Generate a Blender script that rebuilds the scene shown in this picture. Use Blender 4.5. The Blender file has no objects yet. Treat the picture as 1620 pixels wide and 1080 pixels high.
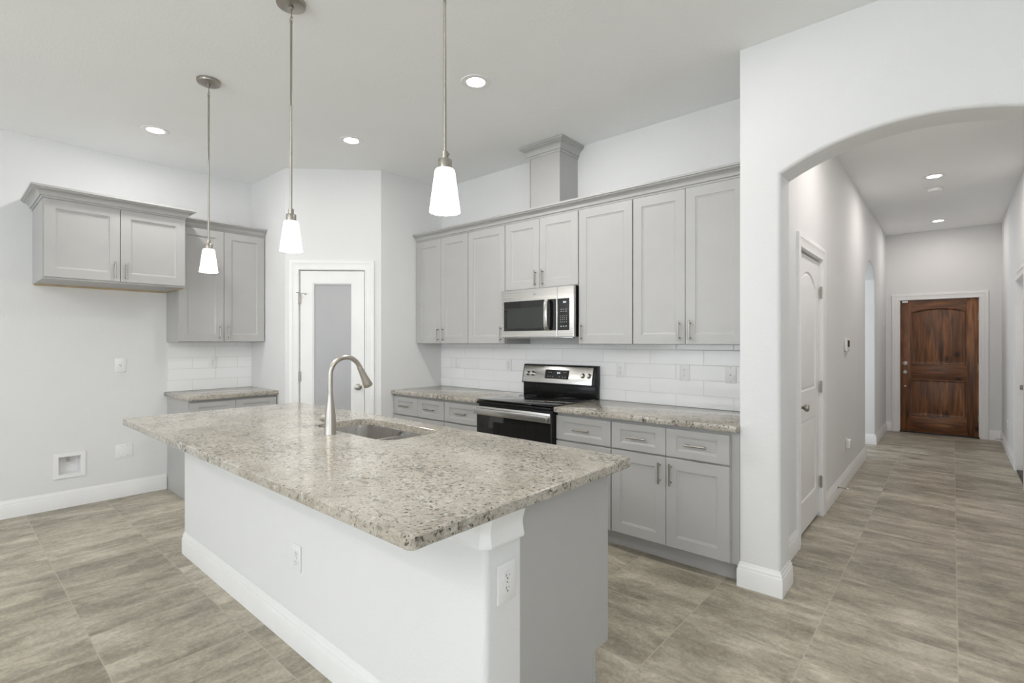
import bpy, bmesh, math, random
from mathutils import Vector, Matrix
from mathutils.geometry import delaunay_2d_cdt
random.seed(7)
PI = math.pi
SC = bpy.context.scene
COL = SC.collection

# ------------------------------------------------------------------ camera, world, exposure
cam_d = bpy.data.cameras.new('camera')
cam = bpy.data.objects.new('camera', cam_d)
COL.objects.link(cam)
cam.location = (0, 0, 1.39)
cam.rotation_euler = (PI / 2, 0, math.atan2(697.3, 797.8))
cam_d.sensor_width = 36
cam_d.lens = 797.8 / 1620 * 36
cam_d.clip_start = 0.05
SC.camera = cam

world = bpy.data.worlds.new('sky')
SC.world = world
world.use_nodes = True
world.node_tree.nodes['Background'].inputs[0].default_value = (0.86, 0.93, 1.0, 1)
world.node_tree.nodes['Background'].inputs[1].default_value = 1.0

SC.view_settings.view_transform = 'Standard'
SC.view_settings.look = 'None'
SC.view_settings.gamma = 1
SC.view_settings.use_curve_mapping = False
SC.view_settings.exposure = 0.60
SC.cycles.use_denoising = True
SC.cycles.max_bounces = 10
SC.cycles.diffuse_bounces = 7
SC.cycles.sample_clamp_indirect = 6.0


def area(name, loc, rot, sx, sy, power, color=(1, 1, 1), parent=None, shape='RECTANGLE', spread=PI):
    d = bpy.data.lights.new(name, 'AREA')
    d.shape = shape
    d.size = sx
    if shape in ('RECTANGLE', 'ELLIPSE'):
        d.size_y = sy
    d.energy = power
    d.color = color
    d.spread = spread
    o = bpy.data.objects.new(name, d)
    COL.objects.link(o)
    o.location = loc
    o.rotation_euler = rot
    if parent:
        o.parent = parent
    return o


DAY = (0.90, 0.965, 1.04)
# daylight through the tall windows of the living room behind the camera, the lights tilted up to brighten the ceiling
TILT_UP = math.radians(58)
for wx, pw in ((-4.2, 27), (-1.2, 36), (1.8, 36)):
    area('window_daylight', (wx, -4.75, 1.45), (PI / 2 + TILT_UP, 0, 0), 2.1, 2.1, pw, DAY)
# unseen window light added on the right to brighten the left wall
area('window_daylight', (3.55, -1.6, 1.45), (PI / 2 + math.radians(35), 0, PI / 2), 2.4, 2.1, 26, DAY)
# daylight through the window of the side room off the hall
area('window_daylight', (-2.7, 7.3, 1.5), (PI / 2, 0, -PI / 2), 1.2, 1.3, 18, DAY)


# ------------------------------------------------------------------ materials
def new_mat(name):
    m = bpy.data.materials.new(name)
    m.use_nodes = True
    nt = m.node_tree
    return m, nt, nt.nodes['Principled BSDF']


def nd(nt, typ, **kw):
    n = nt.nodes.new(typ)
    for k, v in kw.items():
        if k.startswith('i_'):
            n.inputs[k[2:].replace('_', ' ')].default_value = v
        else:
            setattr(n, k, v)
    return n


def ramp(nt, src, stops, interp='LINEAR'):
    r = nt.nodes.new('ShaderNodeValToRGB')
    r.color_ramp.interpolation = interp
    el = r.color_ramp.elements
    while len(el) > 2:
        el.remove(el[-1])
    el[0].position, c0 = stops[0]
    el[1].position, c1 = stops[1]
    el[0].color = c0 if len(c0) == 4 else (*c0, 1)
    el[1].color = c1 if len(c1) == 4 else (*c1, 1)
    for p, c in stops[2:]:
        e = el.new(p)
        e.color = c if len(c) == 4 else (*c, 1)
    nt.links.new(src, r.inputs[0])
    return r.outputs[0]


def g(v):
    return (v, v, v)


def mixc(nt, fac, a, b, blend='MIX'):
    m = nt.nodes.new('ShaderNodeMix')
    m.data_type = 'RGBA'
    m.blend_type = blend
    for sock, v in ((m.inputs[0], fac), (m.inputs[6], a), (m.inputs[7], b)):
        if isinstance(v, bpy.types.NodeSocket):
            nt.links.new(v, sock)
        elif isinstance(v, (int, float)):
            sock.default_value = v
        else:
            sock.default_value = (*v, 1)
    return m.outputs[2]


def mth(nt, op, a, b=None, c=None):
    m = nt.nodes.new('ShaderNodeMath')
    m.operation = op
    for s, v in zip(m.inputs, (a, b, c)):
        if v is None:
            continue
        if isinstance(v, bpy.types.NodeSocket):
            nt.links.new(v, s)
        else:
            s.default_value = v
    return m.outputs[0]


def pos(nt):
    return nt.nodes.new('ShaderNodeNewGeometry').outputs['Position']


def noise(nt, vec, scale, detail=3, rough=0.5, dist=0.0):
    n = nd(nt, 'ShaderNodeTexNoise')
    n.inputs['Scale'].default_value = scale
    n.inputs['Detail'].default_value = detail
    n.inputs['Roughness'].default_value = rough
    n.inputs['Distortion'].default_value = dist
    nt.links.new(vec, n.inputs['Vector'])
    return n.outputs[0]


def mapping(nt, vec, scale=(1, 1, 1), loc=(0, 0, 0)):
    m = nd(nt, 'ShaderNodeMapping')
    m.inputs['Scale'].default_value = scale
    m.inputs['Location'].default_value = loc
    nt.links.new(vec, m.inputs['Vector'])
    return m.outputs[0]


def bump(nt, bsdf, height, strength=0.2, distance=0.002):
    b = nd(nt, 'ShaderNodeBump')
    b.inputs['Strength'].default_value = strength
    b.inputs['Distance'].default_value = distance
    nt.links.new(height, b.inputs['Height'])
    nt.links.new(b.outputs[0], bsdf.inputs['Normal'])


def plain(name, color, rough=0.5, metal=0.0, spec=0.5, coat=0.0, var=0.03):
    m, nt, b = new_mat(name)
    n = noise(nt, pos(nt), 7.0, 2)
    lo = tuple(max(0, c * (1 - var)) for c in color)
    hi = tuple(min(1, c * (1 + var)) for c in color)
    nt.links.new(ramp(nt, n, [(0.35, lo), (0.65, hi)]), b.inputs['Base Color'])
    b.inputs['Roughness'].default_value = rough
    b.inputs['Metallic'].default_value = metal
    b.inputs['Specular IOR Level'].default_value = spec
    b.inputs['Coat Weight'].default_value = coat
    b.inputs['Coat Roughness'].default_value = 0.08
    return m


def plaster(name, color, scale, strength):
    m, nt, b = new_mat(name)
    p = pos(nt)
    n = noise(nt, p, 2.0, 2)
    nt.links.new(ramp(nt, n, [(0.3, tuple(c * 0.985 for c in color)), (0.7, color)]), b.inputs['Base Color'])
    b.inputs['Roughness'].default_value = 0.75
    b.inputs['Specular IOR Level'].default_value = 0.25
    h = noise(nt, p, scale, 2, 0.55)
    bump(nt, b, ramp(nt, h, [(0.42, g(0)), (0.62, g(1))]), strength, 0.003)
    return m


WALL = plaster('wall_paint', (0.755, 0.758, 0.758), 95, 0.13)
CEIL = plaster('ceiling_paint', (0.885, 0.895, 0.895), 60, 0.12)
TRIM = plain('trim_paint', (0.83, 0.83, 0.825), 0.35, var=0.01)
DOORP = plain('door_paint', (0.82, 0.82, 0.815), 0.38, var=0.01)
CAB = plain('cabinet_paint', (0.435, 0.432, 0.424), 0.38, var=0.012)
RAWWOOD = plain('raw_wood_edge', (0.50, 0.38, 0.22), 0.6, var=0.15)
CABIN = plain('cabinet_inside', (0.50, 0.42, 0.31), 0.6, var=0.1)
PLATE = plain('plate_plastic', (0.82, 0.82, 0.82), 0.3, var=0.005)
DARK = plain('dark_slot', (0.02, 0.02, 0.02), 0.6)
NICKEL = plain('satin_nickel', (0.39, 0.365, 0.325), 0.32, 1.0, var=0.04)
CHROME = plain('polished_steel', (0.62, 0.61, 0.60), 0.14, 1.0)
BLACKP = plain('black_enamel', (0.008, 0.008, 0.008), 0.16, spec=0.2)
BLACKG = plain('black_glass', (0.006, 0.006, 0.006), 0.04, coat=0.3)
OVENG = plain('oven_window_glass', (0.03, 0.033, 0.03), 0.06)
LEGEND = plain('white_legend', (0.52, 0.53, 0.54), 0.5)
RUBBER = plain('white_rubber', (0.8, 0.8, 0.78), 0.6)
BRONZE = plain('bronze_threshold', (0.035, 0.032, 0.03), 0.45, 0.3)


def brushed(name, color, rough, axis):
    m, nt, b = new_mat(name)
    sc = [260, 260, 260]
    sc[axis] = 3
    n = noise(nt, mapping(nt, pos(nt), tuple(sc)), 1.0, 2)
    lo = tuple(c * 0.95 for c in color)
    nt.links.new(ramp(nt, n, [(0.3, lo), (0.7, color)]), b.inputs['Base Color'])
    b.inputs['Metallic'].default_value = 1.0
    b.inputs['Anisotropic'].default_value = 0.5
    nt.links.new(ramp(nt, n, [(0.3, g(rough * 0.85)), (0.7, g(rough * 1.2))]), b.inputs['Roughness'])
    return m


STEEL = brushed('brushed_stainless', (0.64, 0.625, 0.60), 0.24, 0)
SINKST = brushed('sink_stainless', (0.66, 0.64, 0.615), 0.30, 2)
FAUCET = plain('brushed_nickel', (0.47, 0.44, 0.40), 0.31, 1.0, var=0.02)


def emit(name, color, strength):
    m, nt, b = new_mat(name)
    b.inputs['Base Color'].default_value = (0.85, 0.85, 0.83, 1)
    b.inputs['Roughness'].default_value = 0.3
    b.inputs['Emission Color'].default_value = (*color, 1)
    b.inputs['Emission Strength'].default_value = strength
    return m


SHADE = emit('lit_opal_glass', (1.0, 0.975, 0.94), 0.95)
LENS = emit('lit_diffuser', (1.0, 0.96, 0.90), 9.0)
CLOCK = emit('lit_clock_digits', (0.75, 0.9, 1.0), 1.2)


def make_granite():
    m, nt, b = new_mat('granite')
    p = pos(nt)
    cloud = noise(nt, p, 5.0, 4, 0.6)
    base = ramp(nt, cloud, [(0.3, (0.355, 0.325, 0.272)), (0.5, (0.42, 0.388, 0.332)), (0.72, (0.475, 0.448, 0.395))])
    v = nd(nt, 'ShaderNodeTexVoronoi')
    v.inputs['Scale'].default_value = 150
    nt.links.new(p, v.inputs['Vector'])
    cell = ramp(nt, v.outputs['Color'], [(0.1, g(0.80)), (0.45, g(0.98)), (0.9, g(1.12))])
    c1 = mixc(nt, 1.0, base, cell, 'MULTIPLY')
    dens = mth(nt, 'MULTIPLY', mth(nt, 'SUBTRACT', noise(nt, p, 4.5, 4, 0.65), 0.5), 0.40)
    # soft grey-brown mottling
    n2 = mth(nt, 'ADD', noise(nt, p, 36, 6, 0.68), dens)
    c2 = mixc(nt, ramp(nt, n2, [(0.53, g(0)), (0.66, g(0.8))]), c1, (0.185, 0.168, 0.143))
    # dark mineral flecks, small and crisp
    n3 = mth(nt, 'ADD', noise(nt, mapping(nt, p, loc=(3, 5, 1)), 78, 3, 0.6), mth(nt, 'MULTIPLY', dens, 0.7))
    c3 = mixc(nt, ramp(nt, n3, [(0.60, g(0)), (0.645, g(0.95))]), c2, (0.060, 0.053, 0.046))
    n5 = noise(nt, mapping(nt, p, loc=(1, 7, 3)), 170, 2, 0.5)
    c3 = mixc(nt, ramp(nt, n5, [(0.635, g(0)), (0.68, g(0.8))]), c3, (0.11, 0.098, 0.085))
    # pale quartz patches
    n4 = noise(nt, mapping(nt, p, loc=(9, 2, 4)), 34, 3, 0.5)
    c4 = mixc(nt, ramp(nt, n4, [(0.60, g(0)), (0.70, g(0.6))]), c3, (0.60, 0.585, 0.55))
    nt.links.new(c4, b.inputs['Base Color'])
    b.inputs['Roughness'].default_value = 0.11
    b.inputs['Specular IOR Level'].default_value = 0.5
    return m


GRANITE = make_granite()


def make_floor():
    m, nt, b = new_mat('floor_tile')
    p = pos(nt)
    s = nd(nt, 'ShaderNodeSeparateXYZ')
    nt.links.new(p, s.inputs[0])
    PX, PY = 0.5125, 0.5035
    tx = mth(nt, 'DIVIDE', mth(nt, 'SUBTRACT', s.outputs[0], 0.017), PX)
    ty = mth(nt, 'DIVIDE', mth(nt, 'SUBTRACT', s.outputs[1], 0.477), PY)
    ix, iy = mth(nt, 'FLOOR', tx), mth(nt, 'FLOOR', ty)
    fx, fy = mth(nt, 'FRACT', tx), mth(nt, 'FRACT', ty)
    dx = mth(nt, 'MULTIPLY', mth(nt, 'MINIMUM', fx, mth(nt, 'SUBTRACT', 1.0, fx)), PX)
    dy = mth(nt, 'MULTIPLY', mth(nt, 'MINIMUM', fy, mth(nt, 'SUBTRACT', 1.0, fy)), PY)
    dmin = mth(nt, 'MINIMUM', dx, dy)
    grout = ramp(nt, dmin, [(0.0014, g(1)), (0.0024, g(0))])
    idv = nd(nt, 'ShaderNodeCombineXYZ')
    nt.links.new(ix, idv.inputs[0])
    nt.links.new(iy, idv.inputs[1])
    wn = nd(nt, 'ShaderNodeTexWhiteNoise')
    wn.noise_dimensions = '2D'
    nt.links.new(idv.outputs[0], wn.inputs['Vector'])
    off = nd(nt, 'ShaderNodeVectorMath')
    off.operation = 'MULTIPLY_ADD'
    nt.links.new(wn.outputs['Color'], off.inputs[0])
    off.inputs[1].default_value = (40, 40, 40)
    nt.links.new(p, off.inputs[2])
    # tiles by the left wall are laid with their veins turned a quarter
    turned = mth(nt, 'LESS_THAN', s.outputs[0], -1.9)
    vx = mapping(nt, off.outputs[0], (2.7, 9.0, 1))
    vy = mapping(nt, off.outputs[0], (9.0, 2.7, 1))
    vec = mixc(nt, turned, vx, vy)
    streak = noise(nt, vec, 1.0, 8, 0.70, 0.35)
    band = ramp(nt, noise(nt, mixc(nt, turned, mapping(nt, off.outputs[0], (1.6, 6.0, 1), (7, 3, 0)), mapping(nt, off.outputs[0], (6.0, 1.6, 1), (7, 3, 0))), 1.0, 6, 0.62, 0.25), [(0.47, g(0.28)), (0.53, g(0.72))])
    vx2 = mapping(nt, off.outputs[0], (2.8, 4.6, 1))
    vy2 = mapping(nt, off.outputs[0], (4.6, 2.8, 1))
    blot = noise(nt, mixc(nt, turned, vx2, vy2), 1.0, 8, 0.72, 0.6)
    fine = noise(nt, off.outputs[0], 55, 6, 0.75)
    v = mth(nt, 'ADD', mth(nt, 'ADD', mth(nt, 'MULTIPLY', streak, 0.28), mth(nt, 'MULTIPLY', blot, 0.38)), mth(nt, 'ADD', mth(nt, 'MULTIPLY', fine, 0.24), mth(nt, 'MULTIPLY', band, 0.10)))
    v = mth(nt, 'ADD', v, mth(nt, 'MULTIPLY', mth(nt, 'SUBTRACT', wn.outputs['Value'], 0.5), 0.055))
    c = ramp(nt, v, [(0.375, (0.178, 0.155, 0.118)), (0.45, (0.280, 0.251, 0.196)), (0.515, (0.385, 0.349, 0.275)), (0.61, (0.58, 0.535, 0.44))])
    c = mixc(nt, grout, c, (0.435, 0.40, 0.328))
    nt.links.new(c, b.inputs['Base Color'])
    b.inputs['Roughness'].default_value = 0.42
    b.inputs['Specular IOR Level'].default_value = 0.4
    hgt = mth(nt, 'ADD', mth(nt, 'MINIMUM', mth(nt, 'MULTIPLY', dmin, 250.0), 1.0), mth(nt, 'MULTIPLY', fine, 0.25))
    bump(nt, b, hgt, 0.25, 0.0015)
    return m


FLOOR = make_floor()


def make_subway(name, axis, u_joint, z_base):
    """white 4x16 tile, half bond; joint at u_joint in the even rows"""
    m, nt, b = new_mat(name)
    s = nd(nt, 'ShaderNodeSeparateXYZ')
    nt.links.new(pos(nt), s.inputs[0])
    L, H = 0.4105, 0.1085
    u = mth(nt, 'DIVIDE', mth(nt, 'SUBTRACT', s.outputs[axis], u_joint), L)
    r = mth(nt, 'DIVIDE', mth(nt, 'SUBTRACT', s.outputs[2], z_base), H)
    row = mth(nt, 'FLOOR', r)
    u = mth(nt, 'ADD', u, mth(nt, 'MULTIPLY', mth(nt, 'MODULO', mth(nt, 'ADD', row, 10), 2.0), 0.5))
    fu, fr = mth(nt, 'FRACT', u), mth(nt, 'FRACT', r)
    du = mth(nt, 'MULTIPLY', mth(nt, 'MINIMUM', fu, mth(nt, 'SUBTRACT', 1.0, fu)), L)
    dr = mth(nt, 'MULTIPLY', mth(nt, 'MINIMUM', fr, mth(nt, 'SUBTRACT', 1.0, fr)), H)
    d = mth(nt, 'MINIMUM', du, dr)
    gr = ramp(nt, d, [(0.0010, g(1)), (0.0018, g(0))])
    idv = nd(nt, 'ShaderNodeCombineXYZ')
    nt.links.new(mth(nt, 'FLOOR', u), idv.inputs[0])
    nt.links.new(row, idv.inputs[1])
    wn = nd(nt, 'ShaderNodeTexWhiteNoise')
    nt.links.new(idv.outputs[0], wn.inputs['Vector'])
    tile = ramp(nt, wn.outputs['Value'], [(0, (0.87, 0.873, 0.873)), (1, (0.91, 0.912, 0.912))])
    nt.links.new(mixc(nt, gr, tile, (0.68, 0.68, 0.68)), b.inputs['Base Color'])
    nt.links.new(mth(nt, 'MULTIPLY_ADD', gr, 0.5, 0.10), b.inputs['Roughness'])
    h = mth(nt, 'MINIMUM', mth(nt, 'MULTIPLY', d, 220.0), 1.0)
    bump(nt, b, h, 0.45, 0.002)
    return m


TILE_BACK = make_subway('white_subway_tile', 0, -1.747, 1.0025)
TILE_LEFT = make_subway('white_subway_tile_alcove', 1, 1.655 - 0.4105 * 0.5, 1.018)


def make_wood(name, grain_axis):
    m, nt, b = new_mat(name)
    p = pos(nt)
    sc = [9.0, 9.0, 9.0]
    sc[grain_axis] = 0.9
    n = noise(nt, mapping(nt, p, tuple(sc)), 1.6, 6, 0.6, 1.2)
    c = ramp(nt, n, [(0.30, (0.045, 0.015, 0.005)), (0.48, (0.135, 0.048, 0.014)), (0.62, (0.235, 0.090, 0.025)), (0.78, (0.34, 0.145, 0.042))])
    sf = [70.0, 70.0, 70.0]
    sf[grain_axis] = 2.0
    f = noise(nt, mapping(nt, p, tuple(sf)), 1.0, 2)
    c = mixc(nt, 1.0, c, ramp(nt, f, [(0.35, g(0.75)), (0.65, g(1.15))]), 'MULTIPLY')
    v = nd(nt, 'ShaderNodeTexVoronoi')
    v.inputs['Scale'].default_value = 4.2
    nt.links.new(mapping(nt, p, (1, 1, 0.7) if grain_axis == 2 else (0.7, 1, 1)), v.inputs['Vector'])
    knot = ramp(nt, v.outputs['Distance'], [(0.04, g(0.95)), (0.20, g(0))])
    c = mixc(nt, knot, c, (0.014, 0.006, 0.003))
    nt.links.new(c, b.inputs['Base Color'])
    b.inputs['Roughness'].default_value = 0.35
    return m


WOODV = make_wood('knotty_alder_upright', 2)
WOODH = make_wood('knotty_alder_crosswise', 0)


def make_frosted():
    m, nt, b = new_mat('frosted_glass')
    n = noise(nt, pos(nt), 3.0, 2)
    nt.links.new(ramp(nt, n, [(0.3, (0.54, 0.545, 0.56)), (0.7, (0.57, 0.575, 0.59))]), b.inputs['Base Color'])
    b.inputs['Roughness'].default_value = 0.35
    b.inputs['Transmission Weight'].default_value = 0.25
    b.inputs['IOR'].default_value = 1.3
    return m


FROST = make_frosted()


# ------------------------------------------------------------------ mesh helpers
class MB:
    def __init__(self):
        self.v, self.f, self.sm = [], [], []

    def add(self, vs, fs, smooth=False):
        n = len(self.v)
        self.v += [tuple(p) for p in vs]
        for f in fs:
            self.f.append([i + n for i in f])
            self.sm.append(smooth)
        return self

    def box(self, x0, y0, z0, x1, y1, z1):
        x0, x1 = min(x0, x1), max(x0, x1)
        y0, y1 = min(y0, y1), max(y0, y1)
        z0, z1 = min(z0, z1), max(z0, z1)
        return self.add([(x0, y0, z0), (x1, y0, z0), (x1, y1, z0), (x0, y1, z0), (x0, y0, z1), (x1, y0, z1), (x1, y1, z1), (x0, y1, z1)],
                        [(3, 2, 1, 0), (4, 5, 6, 7), (0, 1, 5, 4), (1, 2, 6, 5), (2, 3, 7, 6), (3, 0, 4, 7)])

    def lathe(self, prof, n=28, axis='z', at=(0, 0, 0), cap=True):
        """prof: [(radius, along)]"""
        vs, fs = [], []
        for r, a in prof:
            for k in range(n):
                t = 2 * PI * k / n
                q = (r * math.cos(t), r * math.sin(t), a)
                if axis == 'y':
                    q = (q[0], q[2], q[1])
                elif axis == 'x':
                    q = (q[2], q[0], q[1])
                vs.append((q[0] + at[0], q[1] + at[1], q[2] + at[2]))
        for i in range(len(prof) - 1):
            for k in range(n):
                k2 = (k + 1) % n
                fs.append((i * n + k, i * n + k2, (i + 1) * n + k2, (i + 1) * n + k))
        self.add(vs, fs, True)
        if cap:
            m = len(self.v) - len(vs)
            if prof[0][0] > 1e-5:
                self.f.append([m + k for k in range(n)][::-1]); self.sm.append(False)
            if prof[-1][0] > 1e-5:
                self.f.append([m + (len(prof) - 1) * n + k for k in range(n)]); self.sm.append(False)
        return self

    def tube(self, pts, radii, n=20, cap=True):
        """round tube through 3-D points"""
        pts = [Vector(p) for p in pts]
        if isinstance(radii, (int, float)):
            radii = [radii] * len(pts)
        vs, fs = [], []
        t0 = (pts[1] - pts[0]).normalized()
        up = Vector((0, 0, 1)) if abs(t0.z) < 0.9 else Vector((1, 0, 0))
        nx = t0.cross(up).normalized()
        for i, p in enumerate(pts):
            t = ((pts[min(i + 1, len(pts) - 1)] - pts[max(i - 1, 0)])).normalized()
            nx = (nx - t * nx.dot(t)).normalized()
            ny = t.cross(nx)
            for k in range(n):
                a = 2 * PI * k / n
                vs.append(p + (nx * math.cos(a) + ny * math.sin(a)) * radii[i])
        for i in range(len(pts) - 1):
            for k in range(n):
                k2 = (k + 1) % n
                fs.append((i * n + k, i * n + k2, (i + 1) * n + k2, (i + 1) * n + k))
        self.add(vs, fs, True)
        if cap:
            m = len(self.v) - len(vs)
            self.f.append([m + k for k in range(n)][::-1]); self.sm.append(False)
            self.f.append([m + (len(pts) - 1) * n + k for k in range(n)]); self.sm.append(False)
        return self

    def sweep(self, path, prof, closed=False, to3d=lambda a, b, h: (a, b, h), caps=True, smooth=False):
        """prof [(out, h)] carried along the 2-D path with mitred corners; out is to the right of travel"""
        n = len(path)
        loops = []
        for i, p in enumerate(path):
            p = Vector(p)
            pr = Vector(path[(i - 1) % n]) if (closed or i > 0) else None
            nx = Vector(path[(i + 1) % n]) if (closed or i < n - 1) else None
            d1 = (p - pr).normalized() if pr is not None else None
            d2 = (nx - p).normalized() if nx is not None else None
            n1 = Vector((d1.y, -d1.x)) if d1 is not None else None
            n2 = Vector((d2.y, -d2.x)) if d2 is not None else None
            if n1 is None:
                m = n2
            elif n2 is None:
                m = n1
            else:
                m = (n1 + n2)
                m = m / max(0.2, (1 + n1.dot(n2)))
            loops.append([to3d(p.x + m.x * o, p.y + m.y * o, h) for o, h in prof])
        k = len(prof)
        vs = [q for lp in loops for q in lp]
        fs = []
        for i in range(n if closed else n - 1):
            j = (i + 1) % n
            for a in range(k - 1):
                fs.append((i * k + a, j * k + a, j * k + a + 1, i * k + a + 1))
        self.add(vs, fs, smooth)
        if caps and not closed:
            m = len(self.v) - len(vs)
            self.f.append([m + a for a in range(k)]); self.sm.append(False)
            self.f.append([m + (n - 1) * k + a for a in range(k)][::-1]); self.sm.append(False)
        return self

    def prism(self, pts, y0, y1):
        """2-D outline in x,z pushed along y"""
        n = len(pts)
        vs = [(x, y0, z) for x, z in pts] + [(x, y1, z) for x, z in pts]
        fs = [list(range(n)), list(range(2 * n - 1, n - 1, -1))]
        for i in range(n):
            j = (i + 1) % n
            fs.append((i, i + n, j + n, j))
        return self.add(vs, fs)

    def build(self, name, mat, parent=None, bevel=0.0, seg=2, loc=None, rotz=None):
        me = bpy.data.meshes.new(name)
        me.from_pydata(self.v, [], self.f)
        me.polygons.foreach_set('use_smooth', self.sm)
        bm = bmesh.new()
        bm.from_mesh(me)
        bmesh.ops.remove_doubles(bm, verts=bm.verts, dist=1e-6)
        bmesh.ops.recalc_face_normals(bm, faces=bm.faces)
        if bevel > 0:
            ed = [e for e in bm.edges if len(e.link_faces) == 2 and e.calc_face_angle(0) > 0.6]
            bmesh.ops.bevel(bm, geom=ed, offset=bevel, segments=seg, profile=0.5, affect='EDGES', clamp_overlap=True)
        bm.to_mesh(me)
        bm.free()
        me.set_sharp_from_angle(angle=math.radians(32))
        mats = mat if isinstance(mat, (list, tuple)) else [mat]
        for mm in mats:
            me.materials.append(mm)
        o = bpy.data.objects.new(name, me)
        COL.objects.link(o)
        if parent:
            o.parent = parent
        if loc:
            o.location = loc
        if rotz is not None:
            o.rotation_euler = (0, 0, rotz)
        return o


def offset_loop(loop, d):
    """shift a closed counter-clockwise 2-D loop inwards by d"""
    n = len(loop)
    out = []
    for i in range(n):
        p, a, c = Vector(loop[i]), Vector(loop[i - 1]), Vector(loop[(i + 1) % n])
        d1, d2 = (p - a).normalized(), (c - p).normalized()
        n1, n2 = Vector((-d1.y, d1.x)), Vector((-d2.y, d2.x))
        m = (n1 + n2) / max(0.25, 1 + n1.dot(n2))
        q = p + m * d
        out.append((q.x, q.y))
    return out


def inside(p, loop):
    c = False
    for i in range(len(loop)):
        (x1, y1), (x2, y2) = loop[i], loop[i - 1]
        if (y1 > p[1]) != (y2 > p[1]) and p[0] < (x2 - x1) * (p[1] - y1) / (y2 - y1) + x1:
            c = not c
    return c


def fill_rings(bm, rings, ax, ay):
    """fill the first ring less the other rings with triangles"""
    loops = [[(v.co[ax], v.co[ay]) for v in r] for r in rings]
    flat = [v for r in rings for v in r]
    ed, k = [], 0
    for r in rings:
        ed += [(k + i, k + (i + 1) % len(r)) for i in range(len(r))]
        k += len(r)
    co, _, fs, ov, _, _ = delaunay_2d_cdt([Vector(p) for lp in loops for p in lp], ed, [], 1, 1e-7)
    for f in fs:
        cen = (sum(co[i][0] for i in f) / len(f), sum(co[i][1] for i in f) / len(f))
        if inside(cen, loops[0]) and not any(inside(cen, lp) for lp in loops[1:]):
            try:
                bm.faces.new([flat[ov[i][0]] for i in f])
            except ValueError:
                pass


def panel_board(w, h, t, holes, prof, x0=0.0, z0=0.0, y=0.0, open_holes=False, chamfer=0.0015):
    """board w x h in x,z whose front is at y (facing -y) and back at y+t; each hole (ccw loop) sinks along prof [(inset, depth)]"""
    bm = bmesh.new()
    c = chamfer
    outer = [(x0 + c, z0 + c), (x0 + w - c, z0 + c), (x0 + w - c, z0 + h - c), (x0 + c, z0 + h - c)]
    outer2 = [(x0, z0), (x0 + w, z0), (x0 + w, z0 + h), (x0, z0 + h)]

    def ring(loop, yy):
        return [bm.verts.new((a, yy, b)) for a, b in loop]

    def bridge(r1, r2):
        n = len(r1)
        for i in range(n):
            j = (i + 1) % n
            bm.faces.new((r1[i], r1[j], r2[j], r2[i]))
    ro = ring(outer, y)
    ro2 = ring(outer2, y + c)
    bridge(ro, ro2)
    rb = ring(outer2, y + t)
    bridge(ro2, rb)
    frontv, backv = [ro], [rb]
    for hl in holes:
        r = ring(hl, y)
        frontv.append(r)
        prev = r
        for ins, dep in prof:
            nr = ring(offset_loop(hl, ins), y + dep)
            bridge(prev, nr)
            prev = nr
        if open_holes:
            e = ring(offset_loop(hl, prof[-1][0]), y + t)
            bridge(prev, e)
            backv.append(e)
        else:
            bm.faces.new(prev)
    fill_rings(bm, frontv, 0, 2)
    fill_rings(bm, backv, 0, 2)
    bmesh.ops.recalc_face_normals(bm, faces=bm.faces)
    mb = MB()
    bm.verts.index_update()
    mb.add([v.co[:] for v in bm.verts], [[v.index for v in f.verts] for f in bm.faces])
    bm.free()
    return mb


def rect(x0, z0, x1, z1):
    return [(x0, z0), (x1, z0), (x1, z1), (x0, z1)]


def round_rect(x0, z0, x1, z1, r, n=6):
    pts = []
    for cx, cz, a0 in ((x1 - r, z0 + r, -PI / 2), (x1 - r, z1 - r, 0), (x0 + r, z1 - r, PI / 2), (x0 + r, z0 + r, PI)):
        for k in range(n + 1):
            a = a0 + PI / 2 * k / n
            pts.append((cx + r * math.cos(a), cz + r * math.sin(a)))
    return pts


def arch_top(x0, z0, x1, z1, rise, n=16):
    """ccw outline, flat bottom, segmental top that reaches z1 + rise"""
    pts = [(x0, z0), (x1, z0)]
    half = (x1 - x0) / 2
    R = (half * half + rise * rise) / (2 * rise)
    cx, cz = (x0 + x1) / 2, z1 + rise - R
    a = math.asin(half / R)
    for k in range(n + 1):
        t = a - 2 * a * k / n
        pts.append((cx + R * math.sin(t), cz + R * math.cos(t)))
    return pts


def empty(name, loc, rotz=0.0):
    o = bpy.data.objects.new(name, None)
    COL.objects.link(o)
    o.location = loc
    o.rotation_euler = (0, 0, rotz)
    o.empty_display_size = 0.1
    return o


def tag(o, label=None, cat=None, group=None, kind=None):
    for k, v in (('label', label), ('category', cat), ('group', group), ('kind', kind)):
        if v:
            o[k] = v
    return o


def struct(o):
    o['kind'] = 'structure'
    return o


def dup(root, loc, rotz=None, label=None, group=None):
    r = root.copy()
    COL.objects.link(r)
    r.location = loc
    if rotz is not None:
        r.rotation_euler = (0, 0, rotz)
    if label:
        r['label'] = label
    if group:
        r['group'] = group

    def kids(a, b):
        for ch in list(a.children):
            c = ch.copy()
            COL.objects.link(c)
            c.parent = b
            kids(ch, c)
    kids(root, r)
    return r


def text_mb(s, size, thick=0.0004):
    cu = bpy.data.curves.new('lettering', 'FONT')
    cu.body = s
    cu.size = size
    cu.align_x = 'CENTER'
    cu.align_y = 'CENTER'
    cu.extrude = thick
    o = bpy.data.objects.new('lettering', cu)
    COL.objects.link(o)
    dg = bpy.context.evaluated_depsgraph_get()
    me = bpy.data.meshes.new_from_object(o.evaluated_get(dg))
    mb = MB()
    mb.add([(v.co.x, -v.co.z, v.co.y) for v in me.vertices], [list(p.vertices) for p in me.polygons])
    bpy.data.objects.remove(o)
    bpy.data.curves.remove(cu)
    bpy.data.meshes.remove(me)
    return mb


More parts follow.
